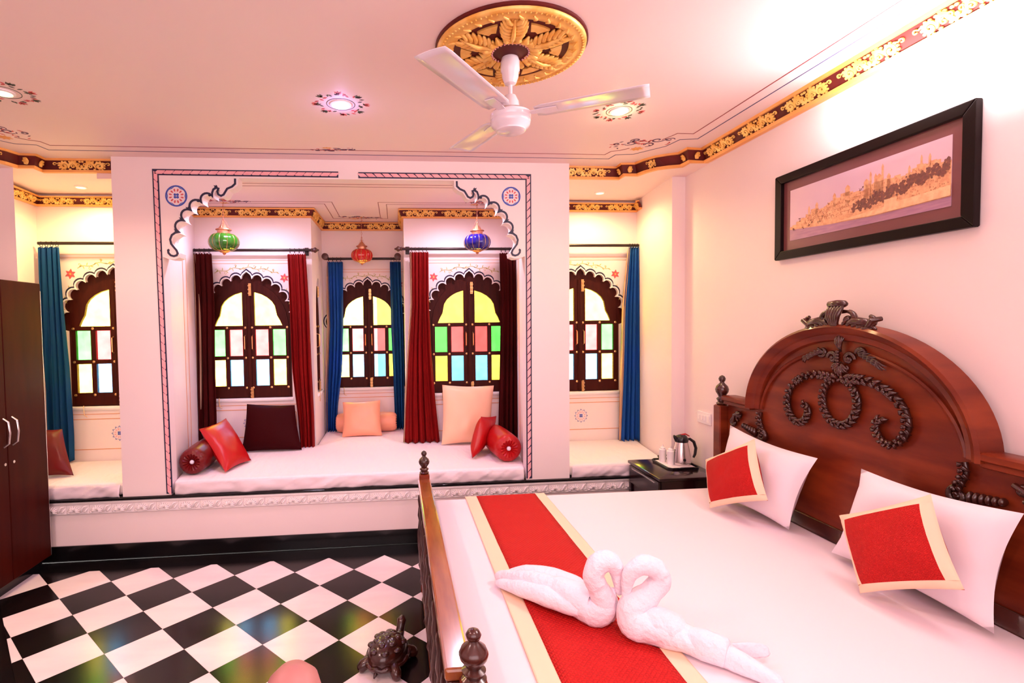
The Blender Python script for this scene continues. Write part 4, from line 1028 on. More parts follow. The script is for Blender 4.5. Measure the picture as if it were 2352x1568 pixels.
bolster('peach satin bolster behind the small cushion in the recess', (-.500, 1.69, .620), (.078, 1.69, .620), .096, 'peach', btn=False)

# ================================================================== HANGING LANTERNS
def lantern(x, y, zt, zbot, R, gm, label):
    """zt: hook on the ceiling, zbot: tip"""
    zg1 = zbot + .165 * R / .115; zc = zbot + .098 * R / .115; k = R / .115
    t = thing('hanging_lantern', (x, y, zt), label, 'lantern', 'glass lanterns in the bay')
    obj('hook', MB().tube([(x, y, zt), (x, y, zt - .02), (x + .008, y, zt - .032), (x, y, zt - .04)], .003, 6).lathe([(.014, 0), (.012, -.006)], (x, y, zt), 12), 'copper', t)
    ztop = zc + .155 * k
    ch = MB(); z = zt - .035
    n_ = max(1, int((z - ztop) / .018))
    for i in range(n_):
        zz = z - .009 - (z - ztop) * i / n_; a = (i % 2) * pi / 2
        ch.tube([(x + .005 * cos(q) * cos(a), y + .005 * cos(q) * sin(a), zz + .011 * sin(q)) for q in [2 * pi * w_ / 8 for w_ in range(8)]], .0013, 5, closed=True)
    obj('chain', ch, 'copper', t)
    wires = MB()
    for q in range(3):
        a = q * 2.094 + .5
        wires.tube([(x, y, ztop + .04 * k), (x + .048 * k * cos(a), y + .048 * k * sin(a), zc + .105 * k)], .0012, 5)
    obj('suspension_wire', wires, 'copper', t)
    obj('cap', MB().lathe([(.004 * k, .165 * k), (.010 * k, .158 * k), (.008 * k, .148 * k), (.018 * k, .135 * k), (.030 * k, .118 * k), (.040 * k, .104 * k), (.058 * k, .100 * k), (.060 * k, .093 * k), (.048 * k, .090 * k), (.046 * k, .066 * k), (.056 * k, .060 * k), (.05 * k, .056 * k)], (x, y, zc), 26), 'copper', t)
    prof = [(R * .48 * 1.0, .062 * k)] + [(R * max(.05, cos(p)) ** .62, .070 * k * sin(p)) for p in [radians(d) for d in range(62, -86, -12)]]
    obj('glass_globe', MB().lathe(prof, (x, y, zc), 72, lobes=12, la=-.055), gm, t)
    wr_ = MB()
    for q in range(12):
        a = 2 * pi * q / 12 
        wr_.tube([(x + (r_ * (1 - .00) + .001) * cos(a), y + (r_ + .001) * sin(a), zc + z_) for r_, z_ in [(p[0] * .955, p[1]) for p in prof]], .0016, 5)
    obj('rib_wire', wr_, 'brass', t)
    fil = MB().lathe([(.052 * k, -.052 * k), (.056 * k, -.058 * k), (.044 * k, -.070 * k), (.028 * k, -.080 * k), (.012 * k, -.084 * k), (.014 * k, -.090 * k), (.004 * k, -.100 * k)], (x, y, zc), 22)
    for q in range(12):
        a = 2 * pi * q / 12; fil.tube([(x + .05 * k * cos(a), y + .05 * k * sin(a), zc - .058 * k), (x + .062 * k * cos(a), y + .062 * k * sin(a), zc - .050 * k), (x + .072 * k * cos(a), y + .072 * k * sin(a), zc - .036 * k)], [.005 * k, .006 * k, .002 * k], 5)
    obj('filigree_cup', fil, 'copper', t)
lantern(-1.290, .86, ZB, 2.197, .121, 'lgreen', 'green glass lantern, leftmost of the three')
lantern(-.215, 1.55, ZB, 2.188, .106, 'lred', 'small red glass lantern in the middle of the bay')
lantern(.812, .86, ZB, 2.200, .117, 'lblue', 'dark blue glass lantern, rightmost of the three')

# ================================================================== WARDROBE
wd_ = thing('wardrobe', (-2.5, -.35, 0), 'tall dark reddish wooden wardrobe at the left edge', 'wardrobe')
fxw = -2.240
obj('body', MB().box(-2.78, fxw - .022, -1.0, .112, .075, 1.912, .003), 'cabinet', wd_)
obj('plinth', MB().box(-2.76, fxw - .05, -.98, .09, 0, .075), 'blackstone', wd_)
for k, (y0, y1, hy) in enumerate(((.110, -.238, -.197), (-.242, -.615, -.268), (-.619, -.995, -.66))):
    d_ = obj('door', MB().box(fxw - .020, fxw, y1, y0, .080, 1.910, .003), 'cabinet', wd_)
    obj('edge_strip', MB().box(fxw - .001, fxw + .0015, y1 + .006 if k else y0 - .007, y1 + .009 if k else y0 - .003, .085, 1.86), 'brass' if False else 'steel', d_)
    if k < 2:
        obj('handle', MB().tube([(fxw, hy, .905), (fxw + .028, hy, .925), (fxw + .036, hy, .99), (fxw + .028, hy, 1.055), (fxw, hy, 1.075)], .0065, 10), 'steel', d_)
        obj('keyhole', MB(xf=Matrix.Translation((fxw, hy, .80)) @ Matrix.Rotation(radians(90), 4, 'Y')).lathe([(.009, 0), (.009, .004), (.004, .004)], (0, 0, 0), 14), 'steel', d_)
struct('baseboard_left', MB().plate([(-2.185, -.47), (-1.62, -1.24), (-1.66, -1.27), (-2.225, -.50)], [], .11, XY(0)), 'whitepaint', 'low slanted white kerb at the bottom left edge', smooth=False)

# ================================================================== BEDSIDE TABLE
nsx0, nsx1, nsy0, nsy1, nsz = 1.835, 2.262, -.325, .155, .560
ns = thing('bedside_table', ((nsx0 + nsx1) / 2, (nsy0 + nsy1) / 2, 0), 'dark brown bedside table between the bed and the window alcove', 'bedside table')
obj('top', MB().box(nsx0 - .004, nsx1, nsy0 - .004, nsy1, nsz - .022, nsz, .003), 'espresso', ns)
obj('body', MB().box(nsx0 + .016, nsx1 - .01, nsy0 + .01, nsy1 - .01, .30, nsz - .022), 'espresso', ns)
dr = obj('drawer', MB().box(nsx0, nsx0 + .016, nsy0 + .02, nsy1 - .02, .40, nsz - .03, .002), 'espresso', ns)
obj('drawer_pull', MB().box(nsx0 - .005, nsx0, nsy0 + .07, nsy1 - .07, nsz - .050, nsz - .045), 'steel', dr)
for a in (nsx0 + .004, nsx1 - .044):
    for b in (nsy0 + .004, nsy1 - .044): obj('leg', MB().box(a, a + .04, b, b + .04, 0, .40, .003), 'espresso', ns)
obj('shelf', MB().box(nsx0 + .02, nsx1 - .02, nsy0 + .02, nsy1 - .02, .12, .138), 'espresso', ns)
tr = thing('serving_tray', (2.10, 0, nsz), 'small black tray with loop handles on the bedside table', 'tray')
tx0, tx1, ty0, ty1 = 1.995, 2.222, -.155, .115
obj('tray_base', MB().plate([(tx0 + .02, ty0), (tx1 - .02, ty0), (tx1, ty0 + .02), (tx1, ty1 - .02), (tx1 - .02, ty1), (tx0 + .02, ty1), (tx0, ty1 - .02), (tx0, ty0 + .02)], [], .006, XY(nsz)), 'blackplastic', tr, smooth=False)
rim = [(tx0 + .02, ty0), (tx1 - .02, ty0), (tx1, ty0 + .02), (tx1, ty1 - .02), (tx1 - .02, ty1), (tx0 + .02, ty1), (tx0, ty1 - .02), (tx0, ty0 + .02)]
obj('rim', MB().tube([(a, b, nsz + .012) for a, b in rim], .006, 8, closed=True), 'blackplastic', tr)
obj('napkin', MB().box(tx0 + .02, tx1 - .02, ty0 + .03, ty1 - .02, nsz + .006, nsz + .008), 'whitepaint', tr)
for yy, s_ in ((ty0, -1), (ty1, 1)): obj('handle', MB().tube([(2.06, yy, nsz + .012), (2.065, yy + s_ * .030, nsz + .024), (2.11, yy + s_ * .042, nsz + .027), (2.155, yy + s_ * .030, nsz + .024), (2.16, yy, nsz + .012)], .005, 8), 'blackplastic', tr)
kx, ky, kz = 2.148, -.035, nsz + .008
kt = thing('kettle', (kx, ky, kz), 'steel kettle with black handle and red-tipped lid on the tray', 'kettle')
obj('kettle_body', MB().lathe([(.062, 0), (.066, .008), (.066, .02), (.062, .06), (.054, .11), (.046, .150), (.043, .165)], (kx, ky, kz), 32), 'steel', kt)
obj('lid', MB().lathe([(.045, .163), (.047, .172), (.046, .190), (.036, .205), (.018, .214), (.006, .216)], (kx, ky, kz), 26), 'blackplastic', kt)
obj('spout', MB().tube([(kx - .030, ky, kz + .178), (kx - .052, ky - .006, kz + .200), (kx - .062, ky - .008, kz + .212)], [.022, .013, .006], 10), 'blackplastic', kt)
obj('lid_lever', MB().tube([(kx - .005, ky, kz + .212), (kx + .030, ky, kz + .218), (kx + .060, ky, kz + .202)], [.012, .012, .007], 8, flat=.5), 'satinred', kt)
obj('handle', MB().tube([(kx + .040, ky, kz + .178), (kx + .062, ky - .002, kz + .182), (kx + .092, ky - .004, kz + .160), (kx + .106, ky - .006, kz + .115), (kx + .100, ky - .006, kz + .070), (kx + .088, ky - .006, kz + .045)], [.009, .010, .011, .011, .010, .007], 10), 'blackplastic', kt)
obj('badge', MB(xf=Matrix.Translation((kx - .012, ky - .064, kz + .045)) @ Matrix.Rotation(radians(90), 4, 'X')).lathe([(.010, 0), (.010, .003)], (0, 0, 0), 16), 'blackplastic', kt)
for k, (cx_, cy_, h_) in enumerate(((2.052, .052, .105), (2.068, -.030, .112))):
    o = obj('canister', MB().lathe([(.024, 0), (.025, .004), (.025, h_ * .86), (.018, h_ * .90), (.017, h_), (.006, h_ + .006), (.003, h_ + .02)], (cx_, cy_, nsz + .008), 24), 'white', loc=(cx_, cy_, nsz + .008))
    tag(o, ['white cylindrical canister at the back of the tray', 'white cylindrical canister next to the kettle'][k], 'canister', 'canisters on the tray')

# ================================================================== BED
bed = thing('bed', (1.2, -1.376, 0), 'carved dark wooden double bed with arched headboard', 'bed')
HX = 2.165; YC = -1.376
def HF(off): return lambda a, b, d: (HX - off - d, a, b)       # headboard plane, proud towards the mattress (-x)
def earc(rx, rz, z0, n_=40, a0=0., a1=pi): return [(YC + rx * cos(a0 + (a1 - a0) * i / n_), z0 + rz * sin(a0 + (a1 - a0) * i / n_)) for i in range(n_ + 1)]
hb = [(-2.21, .25), (-2.21, 1.085), (-1.985, 1.085)] + earc(.600, .470, 1.100)[::-1] + [(-.765, 1.085), (-.54, 1.085), (-.54, .25)]
obj('headboard_panel', MB().plate(hb, [], .030, lambda a, b, d: (HX + d, a, b)), 'wood', bed, smooth=False)
# arched hood moulding
def sweep_arc(m, rx, rz, z0, secs, a0=0., a1=pi, n_=44):
    """secs: (radial offset, x offset) ring of the section"""
    vs = []; k = len(secs)
    for i in range(n_ + 1):
        a = a0 + (a1 - a0) * i / n_
        for ro, xo in secs: vs.append((HX - xo, YC + (rx + ro) * cos(a), z0 + (rz + ro) * sin(a)))
    fs = [(i * k + j, i * k + (j + 1) % k, (i + 1) * k + (j + 1) % k, (i + 1) * k + j) for i in range(n_) for j in range(k)]
    fs += [tuple(range(k)), tuple(range((n_ + 1) * k - 1, n_ * k - 1, -1))]
    return m.add(vs, fs)
obj('arch_moulding', sweep_arc(MB(), .600, .470, 1.100, [(.012, -.045), (.012, .050), (.000, .058), (-.010, .048), (-.022, .044), (-.034, .026), (-.060, .018), (-.066, .006), (-.066, -.045)]), 'wood', bed)
obj('inner_bead', sweep_arc(MB(), .535, .400, 1.060, [(.007, 0), (.007, .010), (0, .016), (-.009, .011), (-.012, 0)], radians(6), radians(78)), 'wood', bed)
obj('inner_bead', sweep_arc(MB(), .535, .400, 1.060, [(.007, 0), (.007, .010), (0, .016), (-.009, .011), (-.012, 0)], radians(102), radians(174)), 'wood', bed)
for s_ in (-1, 1):
    y0 = YC + s_ * .595; y1 = YC + s_ * .835
    obj('shoulder_rail', MB().box(HX - .050, HX + .045, min(y0, y1), max(y0, y1), 1.108, 1.140, .006).box(HX - .034, HX + .04, min(y0, y1), max(y0, y1), 1.085, 1.108, .003), 'wood', bed)
# posts
def post(x, y, zt, sz, sq_top, m='wooddark'):
    t_ = MB().box(x - sz, x + sz, y - sz, y + sz, 0, sq_top, .006)
    p = obj('post', t_, 'wood', bed)
    h = zt - sq_top; k = h / .19
    f_ = MB().lathe([(sz * .80, 0), (sz * .95, .012 * k), (sz * .65, .022 * k), (sz * .85, .034 * k), (sz * .9, .042 * k), (sz * .55, .052 * k), (sz * .65, .062 * k), (sz * 1.02, .085 * k), (sz * 1.10, .102 * k), (sz * .92, .122 * k), (sz * .45, .140 * k), (sz * .32, .148 * k), (sz * .50, .156 * k), (sz * .58, .170 * k), (sz * .42, .184 * k), (sz * .10, .192 * k)], (x, y, sq_top), 24)
    obj('finial', f_, m, p)
post(2.150, -.500, 1.258, .036, 1.072); post(2.150, -2.255, 1.258, .036, 1.072)
post(.262, -.515, .852, .030, .715); post(.303, -2.265, .812, .036, .672)
# carved volutes, crest and garlands on the headboard
def volute(m, c, r0, a0, turns, thick, x0=.012, n_=26):
    P = spiral(c, r0, r0 * .12, a0, turns, n_)
    m.tube([(HX - x0 - thick * .2, a, b) for a, b in P], [thick * (.55 + .45 * sin(pi * min(1, i / n_ * 1.15 + .1))) for i in range(n_ + 1)], 8)
    m.ell((HX - x0 - thick * .5, c[0], c[1]), (thick * .9, thick * .9, thick * .9), 10, 6)
def cleaf(m, p0, p1, w_, x0=.012, ribs=3):
    a = Vector(p0); b = Vector(p1); d = b - a; n_ = Vector((-d.y, d.x)).normalized()
    for k in range(ribs):
        s_ = (k - (ribs - 1) / 2) / max(1, (ribs - 1) / 2) if ribs > 1 else 0
        q = a + d * .5 + n_ * w_ * s_ * .8; e = b - d * .12 * abs(s_) + n_ * w_ * s_ * 1.1
        q1 = a.lerp(q, .5); q2 = q.lerp(e, .6); m.tube([(HX - x0, *a), (HX - x0 - .011, *q1), (HX - x0 - .016, *q), (HX - x0 - .012, *q2), (HX - x0 - .002, *e)], [w_ * .15, w_ * .45, w_ * .58, w_ * .40, w_ * .08], 8)
m = MB()
zt = 1.575
for s_ in (-1, 1):
    volute(m, (YC + s_ * .060, 1.605), .034, pi / 2 if s_ > 0 else pi / 2, -1.2 * s_, .014, .03)
    volute(m, (YC + s_ * .165, 1.585 + .008), .024, pi / 2, -1.0 * s_, .012, .03)
    for k in range(5): cleaf(m, (YC + s_ * (.03 + .022 * k), 1.565), (YC + s_ * (.070 + .028 * k), 1.612 - .012 * k), .012, .035, 1)
    m.tube([(HX - .035, YC + s_ * .15, 1.565), (HX - .045, YC + s_ * .185, 1.600), (HX - .01, YC + s_ * .195, 1.606)], [.012, .014, .010], 8)
for k in range(5):
    q_ = (k - 2) / 2
    m.tube([(HX - .036, YC + q_ * .006, 1.560), (HX - .056, YC + q_ * .016, 1.590), (HX - .060, YC + q_ * .026, 1.620), (HX - .050, YC + q_ * .032, 1.648), (HX - .040, YC + q_ * .036, 1.668)], [.005, .010, .0115, .0105, .007], 9)
m.tube([(HX - .030, YC - .050, 1.672), (HX - .036, YC - .040, 1.674), (HX - .038, YC, 1.676), (HX - .036, YC + .040, 1.674), (HX - .030, YC + .050, 1.672)], [.006, .016, .018, .016, .006], 12)
m.tube([(HX - .02, YC - .044, 1.640), (HX - .03, YC, 1.640), (HX - .02, YC + .044, 1.640)], [.006, .012, .006], 10)
for s_ in (-1, 1): m.tube([(HX - .030, YC + s_ * .03, 1.575), (HX - .040, YC + s_ * .10, 1.598), (HX - .038, YC + s_ * .15, 1.590), (HX - .030, YC + s_ * .19, 1.560)], [.012, .020, .018, .006], 10)
obj('crest_carving', m, 'wooddark', bed)
m = MB()
for s_ in (-1, 1):
    volute(m, (YC + s_ * .045, 1.425), .030, 0 if s_ > 0 else pi, 1.2 * s_, .011)
    volute(m, (YC + s_ * .105, 1.452), .028, 0, -1.1 * s_, .010)
    for k in range(5): cleaf(m, (YC + s_ * (.09 + .02 * k), 1.445 - .002 * k), (YC + s_ * (.135 + .022 * k), 1.462 - .018 * k), .011, .012, 3)
    cleaf(m, (YC, 1.41), (YC + s_ * .040, 1.360), .012, .012, 3); cleaf(m, (YC, 1.46), (YC + s_ * .022, 1.535), .010, .012, 2)
    volute(m, (YC + s_ * .028, 1.385), .016, 0, 1.0 * s_, .008)
cleaf(m, (YC, 1.455), (YC, 1.545), .014, .012, 3); cleaf(m, (YC, 1.40), (YC, 1.335), .014, .012, 3)
for k in range(5): m.ell((HX - .030, YC, 1.40 + .014 * k), (.010, .010, .008), 8, 5)
obj('centre_carving', m, 'wooddark', bed)
def garland(name, P, w0, w1, step=.020):
    P = smoothpath([Vector(p) for p in P], 10); m_ = MB(); acc = 0; tot = sum((P[i + 1] - P[i]).length for i in range(len(P) - 1)); s_ = 0; k = 0
    m_.tube([(HX - .010, p.x, p.y) for p in P], [(w0 + (w1 - w0) * i / (len(P) - 1)) * .55 for i in range(len(P))], 8)
    for i in range(len(P) - 1):
        d = P[i + 1] - P[i]; acc += d.length; s_ += d.length
        if acc >= step * .5:
            acc = 0; k += 1; t = d.normalized(); n_ = Vector((-t.y, t.x)); w_ = w0 + (w1 - w0) * s_ / tot; sd = (1 if k % 2 else -1)
            q = P[i] + n_ * sd * w_ * .45; e = P[i] + n_ * sd * w_ * 1.05 + t * w_ * .75
            e2 = q.lerp(e, .6); m_.tube([(HX - .010, P[i].x, P[i].y), (HX - .022, P[i].lerp(q, .5).x, P[i].lerp(q, .5).y), (HX - .028, q.x, q.y), (HX - .024, e2.x, e2.y), (HX - .012, e.x, e.y)], [w_ * .15, w_ * .40, w_ * .50, w_ * .36, w_ * .08], 8)
            if k % 3 == 0: m_.ell((HX - .030, P[i].x, P[i].y), (w_ * .35,) * 3, 6, 4)
    obj(name, m_, 'wooddark', bed)
for s_ in (1, -1):
    g = [(YC + s_ * a, b) for a, b in ((.02, 1.332), (.12, 1.338), (.21, 1.318), (.29, 1.262), (.322, 1.185), (.305, 1.120), (.255, 1.082), (.205, 1.098), (.182, 1.145), (.205, 1.182), (.222, 1.176))]
    garland('leaf_garland', g, .022, .016)
garland('leaf_wreath', [(YC + .095 * sin(a), 1.225 - .108 * -cos(a) * 1.0) for a in [2 * pi * k / 14 for k in range(15)]], .018, .018)
for s_ in (1, -1):
    m = MB()
    garland('leaf_garland', [(YC + s_ * .530, 1.085), (YC + s_ * .535, 1.040), (YC + s_ * .520, 1.000), (YC + s_ * .505, .965)], .016, .018)
    volute(m, (YC + s_ * .515, .955), .035, 1.2, 1.3 * s_, .014)
    for k in range(6): m.ell((HX - .020, YC + s_ * (.56 + .020 * k), .962 + .004 * k), (.018, .010, .026 - .002 * k), 8, 6)
    volute(m, (YC + s_ * .715, 1.030), .030, -pi / 2, 1.2 * s_, .012)
    volute(m, (YC + s_ * .760, .985), .026, pi / 2, -1.2 * s_, .012)
    m.tube([(HX - .02, YC + s_ * .69, 1.05), (HX - .03, YC + s_ * .735, 1.035), (HX - .03, YC + s_ * .745, .99)], .010, 8)
    obj('side_scroll_carving', m, 'wooddark', bed)
obj('lower_panel', MB().box(HX - .012, HX + .02, -2.21, -.54, .20, .62, .004), 'wooddark', bed)
# footboard
ftA = Vector((.262, -.515)); ftB = Vector((.268, -2.24)); fd = (ftB - ftA).normalized(); fnm = Vector((fd.y, -fd.x))
def FT(u, o, z):
    p = ftA + fd * u + Vector((1, 0)) * o; return (p.x, p.y, z)
def fbox(m_, u0, u1, o0, o1, z0, z1, b_=0):
    P = [FT(u0, o0, 0)[:2], FT(u1, o0, 0)[:2], FT(u1, o1, 0)[:2], FT(u0, o1, 0)[:2]]
    return m_.plate(P, [], z1 - z0, XY(z0))
LF = (ftB - ftA).length
obj('footboard_rail', fbox(MB(), .02, LF, -.040, .034, .655, .690), 'woodrail', bed, smooth=False, bevel=.008)
obj('footboard_moulding', fbox(MB(), .02, LF, -.034, -.012, .625, .655), 'wooddark', bed, smooth=False, bevel=.006)
fpn = obj('footboard_panel', fbox(MB(), .02, LF, -.022, .020, .12, .655), 'wooddark', bed, smooth=False)
for k in range(9):
    u = .12 + k * .19
    obj('turned_spindle', MB().lathe([(.012, .20), (.018, .22), (.010, .25), (.020, .33), (.022, .40), (.012, .48), (.018, .51), (.012, .56), (.016, .60), (.012, .625)], FT(u, -.030, 0), 12), 'wooddark', bed)
obj('footboard_lower_rail', fbox(MB(), .02, LF, -.036, .03, .14, .20), 'wood', bed, smooth=False, bevel=.006)
for yy in (-.50, -2.27): obj('side_rail', MB().box(.29, HX - .02, yy - .016, yy + .016, .22, .36, .004), 'wood', bed)
# mattress
mt = obj('mattress', MB().box(.300, HX - .004, -2.345, -.508, .30, .557), 'sheet', smooth=True)
md_ = mt.modifiers.new('b', 'BEVEL'); md_.width = .035; md_.segments = 5
tag(mt, 'thick white sheeted mattress on the carved bed', 'mattress')
# runner
rn = thing('bed_runner', (.75, -1.42, .557), 'red quilted bed runner with cream borders across the foot of the bed', 'bed runner')
def runner_part(nm, x0, x1, m_, uvs=1.):
    mb = MB(); uv = []; vs = []
    nv = 120; nu = 10
    path = [(-.497, .42), (-.4985, .535), (-.512, .556), (-.535, .5605)]; 
    def yz(v):
        L = 1.86; s_ = v * (L + .14)
        if s_ < .12: return (-.4985, .44 + s_)
        if s_ < .14: return (-.4985 - (s_ - .12) * .9, .5600 + (s_ - .12) * .05)
        return (-.5165 - (s_ - .14), .5610 + .0016 * noise.noise(Vector((s_ * 7, x0 * 3, 1))) )
    for j in range(nv + 1):
        for i in range(nu + 1):
            u = i / nu; y_, z_ = yz(j / nv); x_ = x0 + (x1 - x0) * u
            vs.append((x_ + (.004 * sin(j * .3) if i in (0, nu) and False else 0), y_, z_ + .0012 * noise.noise(Vector((x_ * 14, y_ * 14, 4)))))
            uv.append((x_ * 6, y_ * 6))
    mb.add(vs, [(j * (nu + 1) + i, j * (nu + 1) + i + 1, (j + 1) * (nu + 1) + i + 1, (j + 1) * (nu + 1) + i) for j in range(nv) for i in range(nu)])
    obj(nm, mb, m_, rn, solid=.006, recalc=False, uv=uv)
runner_part('cream_border', .507, .575, 'cream'); runner_part('quilted_panel', .575, .936, 'red'); runner_part('cream_border', .936, .995, 'cream')
# pillows and cushions on the bed
GP = 'white pillows against the headboard'
cushion('pillow', 'white pillow at the far side, behind the red cushion', [(1.96, -.72, .575), (2.015, -1.240, .575), (2.070, -1.345, .955), (2.070, -.700, .985)], .070, 'pillow', 'pillow', GP, pinch=.10)
cushion('pillow', 'white pillow at the near side, behind the nearer red quilted cushion', [(2.015, -1.49, .575), (2.035, -2.105, .578), (2.070, -2.150, .990), (2.065, -1.580, .972)], .070, 'pillow', 'pillow', GP, pinch=.10)
GR = 'red cushions with cream borders on the bed'
cushion('cushion', 'red cushion with cream border on the far pillow', [(1.815, -.905, .572), (1.915, -1.225, .720), (1.945, -1.085, .995), (1.895, -.735, .795)], .055, 'red', 'cushion', GR, .06, (.17, 'cream'))
cushion('cushion', 'red quilted cushion with cream border on the near pillow', [(1.840, -1.815, .572), (1.925, -2.105, .730), (1.950, -1.970, .998), (1.915, -1.635, .800)], .055, 'red', 'cushion', GR, .06, (.17, 'cream'))

# ================================================================== TOWEL SWANS
def swan(label, pts, radii, extra, ctr):
    t = thing('towel_swan', ctr, label, 'towel', 'towel swans on the bed')
    P = smoothpath([Vector(p) for p in pts], 8); n0 = len(pts) - 1; R_ = []
    for i in range(len(P)):
        f = i / 8; k = min(int(f), n0 - 1); f -= k; R_.append(radii[k] + (radii[k + 1] - radii[k]) * f)
    mb = MB().tube(P, R_, 26)
    vs = []
    for v in mb.v:
        n_ = noise.noise_vector(Vector(v) * 14) * .0065 + noise.noise_vector(Vector(v) * 42) * .0022; q = Vector(v) + n_; q.z = max(q.z, .565); vs.append(tuple(q))
    mb.v = vs; obj('rolled_body', mb, 'towel', t)
    for nm, pp_, rr_, fl_ in extra:
        Q = smoothpath([Vector(p) for p in pp_], 6); k0 = len(pp_) - 1; r2 = []
        for i in range(len(Q)):
            f = i / 6; k = min(int(f), k0 - 1); f -= k; r2.append(rr_[k] + (rr_[k + 1] - rr_[k]) * f)
        mm = MB().tube(Q, r2, 20, flat=fl_)
        mm.v = [tuple(Vector((v[0], v[1], max(.565, v[2]))) + noise.noise_vector(Vector(v) * 20) * .003) for v in mm.v]; mm.v = [(a, b, max(.564, c)) for a, b, c in mm.v]
        obj(nm, mm, 'towel', t)
swan('towel swan on the left, its tail over the cream border', [(.500, -1.54, .580), (.520, -1.56, .590), (.575, -1.62, .602), (.650, -1.70, .612), (.735, -1.80, .618), (.792, -1.868, .608), (.812, -1.885, .650), (.790, -1.885, .700), (.772, -1.885, .740), (.788, -1.885, .776), (.822, -1.886, .790), (.850, -1.89, .768), (.860, -1.893, .725), (.862, -1.896, .672)],
     [.006, .022, .038, .052, .058, .056, .042, .036, .033, .034, .034, .029, .021, .008],
     [('folded_wing', [(.525, -1.525, .588), (.545, -1.545, .592), (.61, -1.60, .622), (.69, -1.68, .638), (.76, -1.76, .640), (.80, -1.82, .612)], [.004, .018, .034, .040, .036, .012], .8),
      ('folded_wing', [(.490, -1.585, .575), (.505, -1.60, .582), (.57, -1.68, .600), (.65, -1.77, .610), (.735, -1.862, .604)], [.004, .018, .032, .040, .024], .9),
      ('chest_fold', [(.845, -1.85, .578), (.850, -1.87, .625), (.842, -1.885, .69)], [.028, .030, .010], .7)], (.70, -1.78, .563))
swan('towel swan on the right, its tail stretched over the white sheet', [(1.190, -2.255, .572), (1.178, -2.235, .576), (1.13, -2.165, .583), (1.08, -2.105, .590), (1.01, -2.045, .600), (.94, -1.995, .606), (.884, -1.958, .615), (.898, -1.942, .660), (.950, -1.935, .692), (.988, -1.932, .728), (.975, -1.932, .768), (.930, -1.932, .788), (.890, -1.932, .768), (.874, -1.932, .730), (.868, -1.930, .672)],
     [.006, .022, .034, .040, .045, .050, .056, .047, .038, .036, .035, .034, .028, .020, .007],
     [('wrapped_fold', [(.905, -1.955, .602), (.955, -1.992, .612), (.995, -2.028, .608), (1.000, -2.033, .606)], [.050, .058, .056, .030], 1.0),
      ('wrapped_fold', [(1.01, -2.04, .596), (1.055, -2.085, .600), (1.098, -2.122, .594), (1.104, -2.128, .593)], [.040, .048, .046, .024], 1.0)], (1.02, -2.03, .563))
def cloth_fin(pts, h, par):
    Q = smoothpath([Vector(p) for p in pts], 6); k = len(Q) - 1
    def fn(u, v):
        i = min(int(u * k), k - 1); p = Q[i].lerp(Q[i + 1], u * k - i)
        return (p.x + .010 * sin(v * 2.4) * (1 - u), p.y + .008 * v, p.z + h * v * sin(pi * min(1, u * .75 + .22)))
    obj('tail_fin', MB().grid(20, 6, fn), 'towel', par, solid=.005, recalc=False)
SW2 = [o for o in bpy.data.objects if o.name.startswith('towel_swan')][-1]
cloth_fin([(1.06, -2.03, .570), (1.10, -2.045, .570), (1.15, -2.055, .570)], .030, SW2)
cloth_fin([(1.10, -2.10, .570), (1.16, -2.12, .572), (1.225, -2.125, .575), (1.245, -2.12, .580)], .045, SW2)

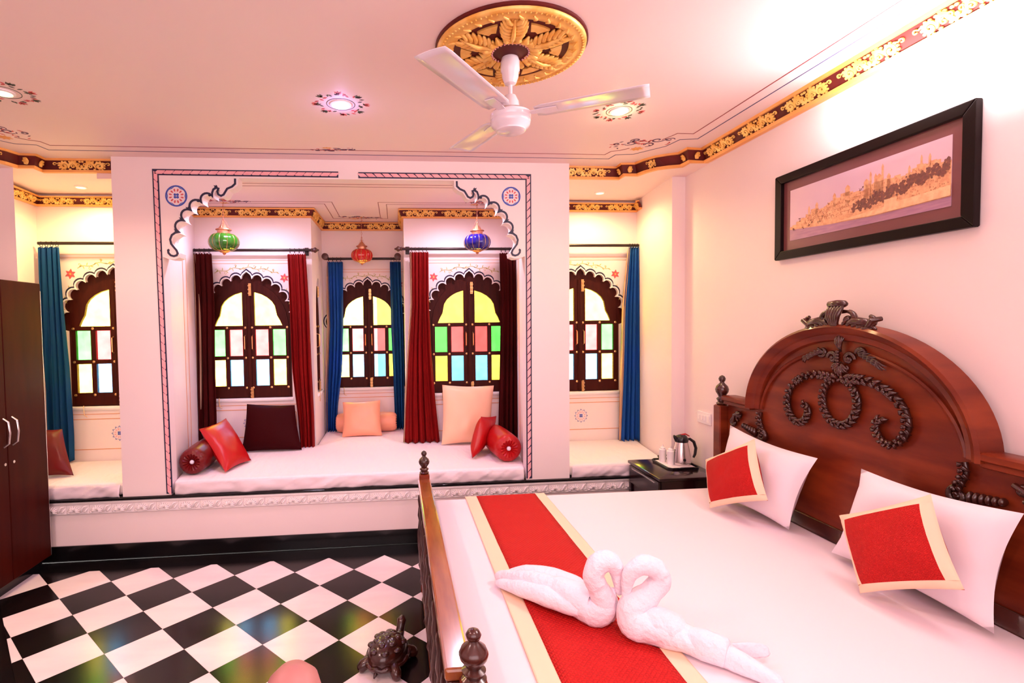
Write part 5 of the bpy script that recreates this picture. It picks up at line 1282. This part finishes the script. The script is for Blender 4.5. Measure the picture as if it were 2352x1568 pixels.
# ================================================================== WOODEN TURTLE
tt = thing('wooden_turtle', (.045, -1.16, 0), 'dark polished wooden turtle figure on the floor beside the bed', 'figurine')
hd = Vector((.42, .907)).normalized(); ang = atan2(hd.y, hd.x)
TX = Matrix.Translation((.045, -1.165, .0)) @ Matrix.Rotation(ang, 4, 'Z') @ Matrix.Scale(1.0, 4)
mb = MB(xf=TX)
def shell(u, v):
    a = 2 * pi * u; r = sin(v * pi / 2); x_ = .115 * r * cos(a); y_ = .088 * r * sin(a); z_ = .048 + .088 * cos(v * pi / 2) ** .8
    b_ = .002 * abs(sin(a * 3)) * abs(sin(v * pi * 1.8)); k = 1 + b_ * 6
    return (x_ * k, y_ * k, z_ + b_)
obj('shell', mb.grid(48, 16, shell, closed_u=True), 'turtle', tt)
obj('shell_rim', MB(xf=TX).tube([(.120 * cos(a), .094 * sin(a), .046 + .003 * cos(a * 12)) for a in [2 * pi * k / 48 for k in range(48)]], [.011 + .002 * cos(k * pi / 2) for k in range(48)], 8, closed=True), 'turtle', tt)
obj('belly', MB(xf=TX).ell((0, 0, .038), (.108, .082, .024), 24, 8), 'turtle', tt)
m = MB(xf=TX)
scutes = [(0, 0)] + [(.052 * cos(k * pi / 3), .044 * sin(k * pi / 3)) for k in range(6)] + [(.088 * cos(k * pi / 4 + .4), .070 * sin(k * pi / 4 + .4)) for k in range(8)]
for a, b in scutes:
    r = min(.98, sqrt((a / .115) ** 2 + (b / .088) ** 2)); v = math.asin(r); z_ = .048 + .088 * cos(v) ** .8
    m.ell((a, b, z_ - .004), (.022, .020, .009), 12, 8)
obj('scute', m, 'turtle', tt)
obj('head', MB(xf=TX).tube([(.10, 0, .050), (.135, 0, .068), (.155, 0, .100), (.165, 0, .125), (.180, 0, .134)], [.026, .023, .021, .024, .012], 14), 'turtle', tt)
for a, b, s_ in ((.078, .082, 1), (.078, -.082, 1), (-.080, .078, -1), (-.080, -.078, -1)):
    obj('foot', MB(xf=TX).tube([(a * .8, b * .8, .042), (a * 1.08, b * 1.08, .032), (a * 1.22, b * 1.20, .018), (a * 1.30, b * 1.26, .014)], [.026, .026, .022, .012], 12), 'turtle', tt)
obj('tail', MB(xf=TX).tube([(-.105, 0, .040), (-.128, 0, .030), (-.142, 0, .024)], [.014, .009, .003], 8), 'turtle', tt)

# ================================================================== KNOB IN THE FOREGROUND
kn = thing('turned_post', (-.026, -2.9, 0), 'rounded pinkish brown post knob at the bottom edge of the picture', 'post')
obj('knob', MB().lathe([(.012, 1.075), (.026, 1.085), (.036, 1.105), (.038, 1.125), (.032, 1.148), (.018, 1.162), (.002, 1.166)], (-.026, -2.9, 0), 28), 'knob', kn)
obj('shaft', MB().lathe([(.05, 0), (.05, .02), (.018, .05), (.016, .6), (.022, .65), (.016, .7), (.014, 1.05), (.022, 1.06), (.012, 1.077)], (-.026, -2.9, 0), 20), 'wood', kn)
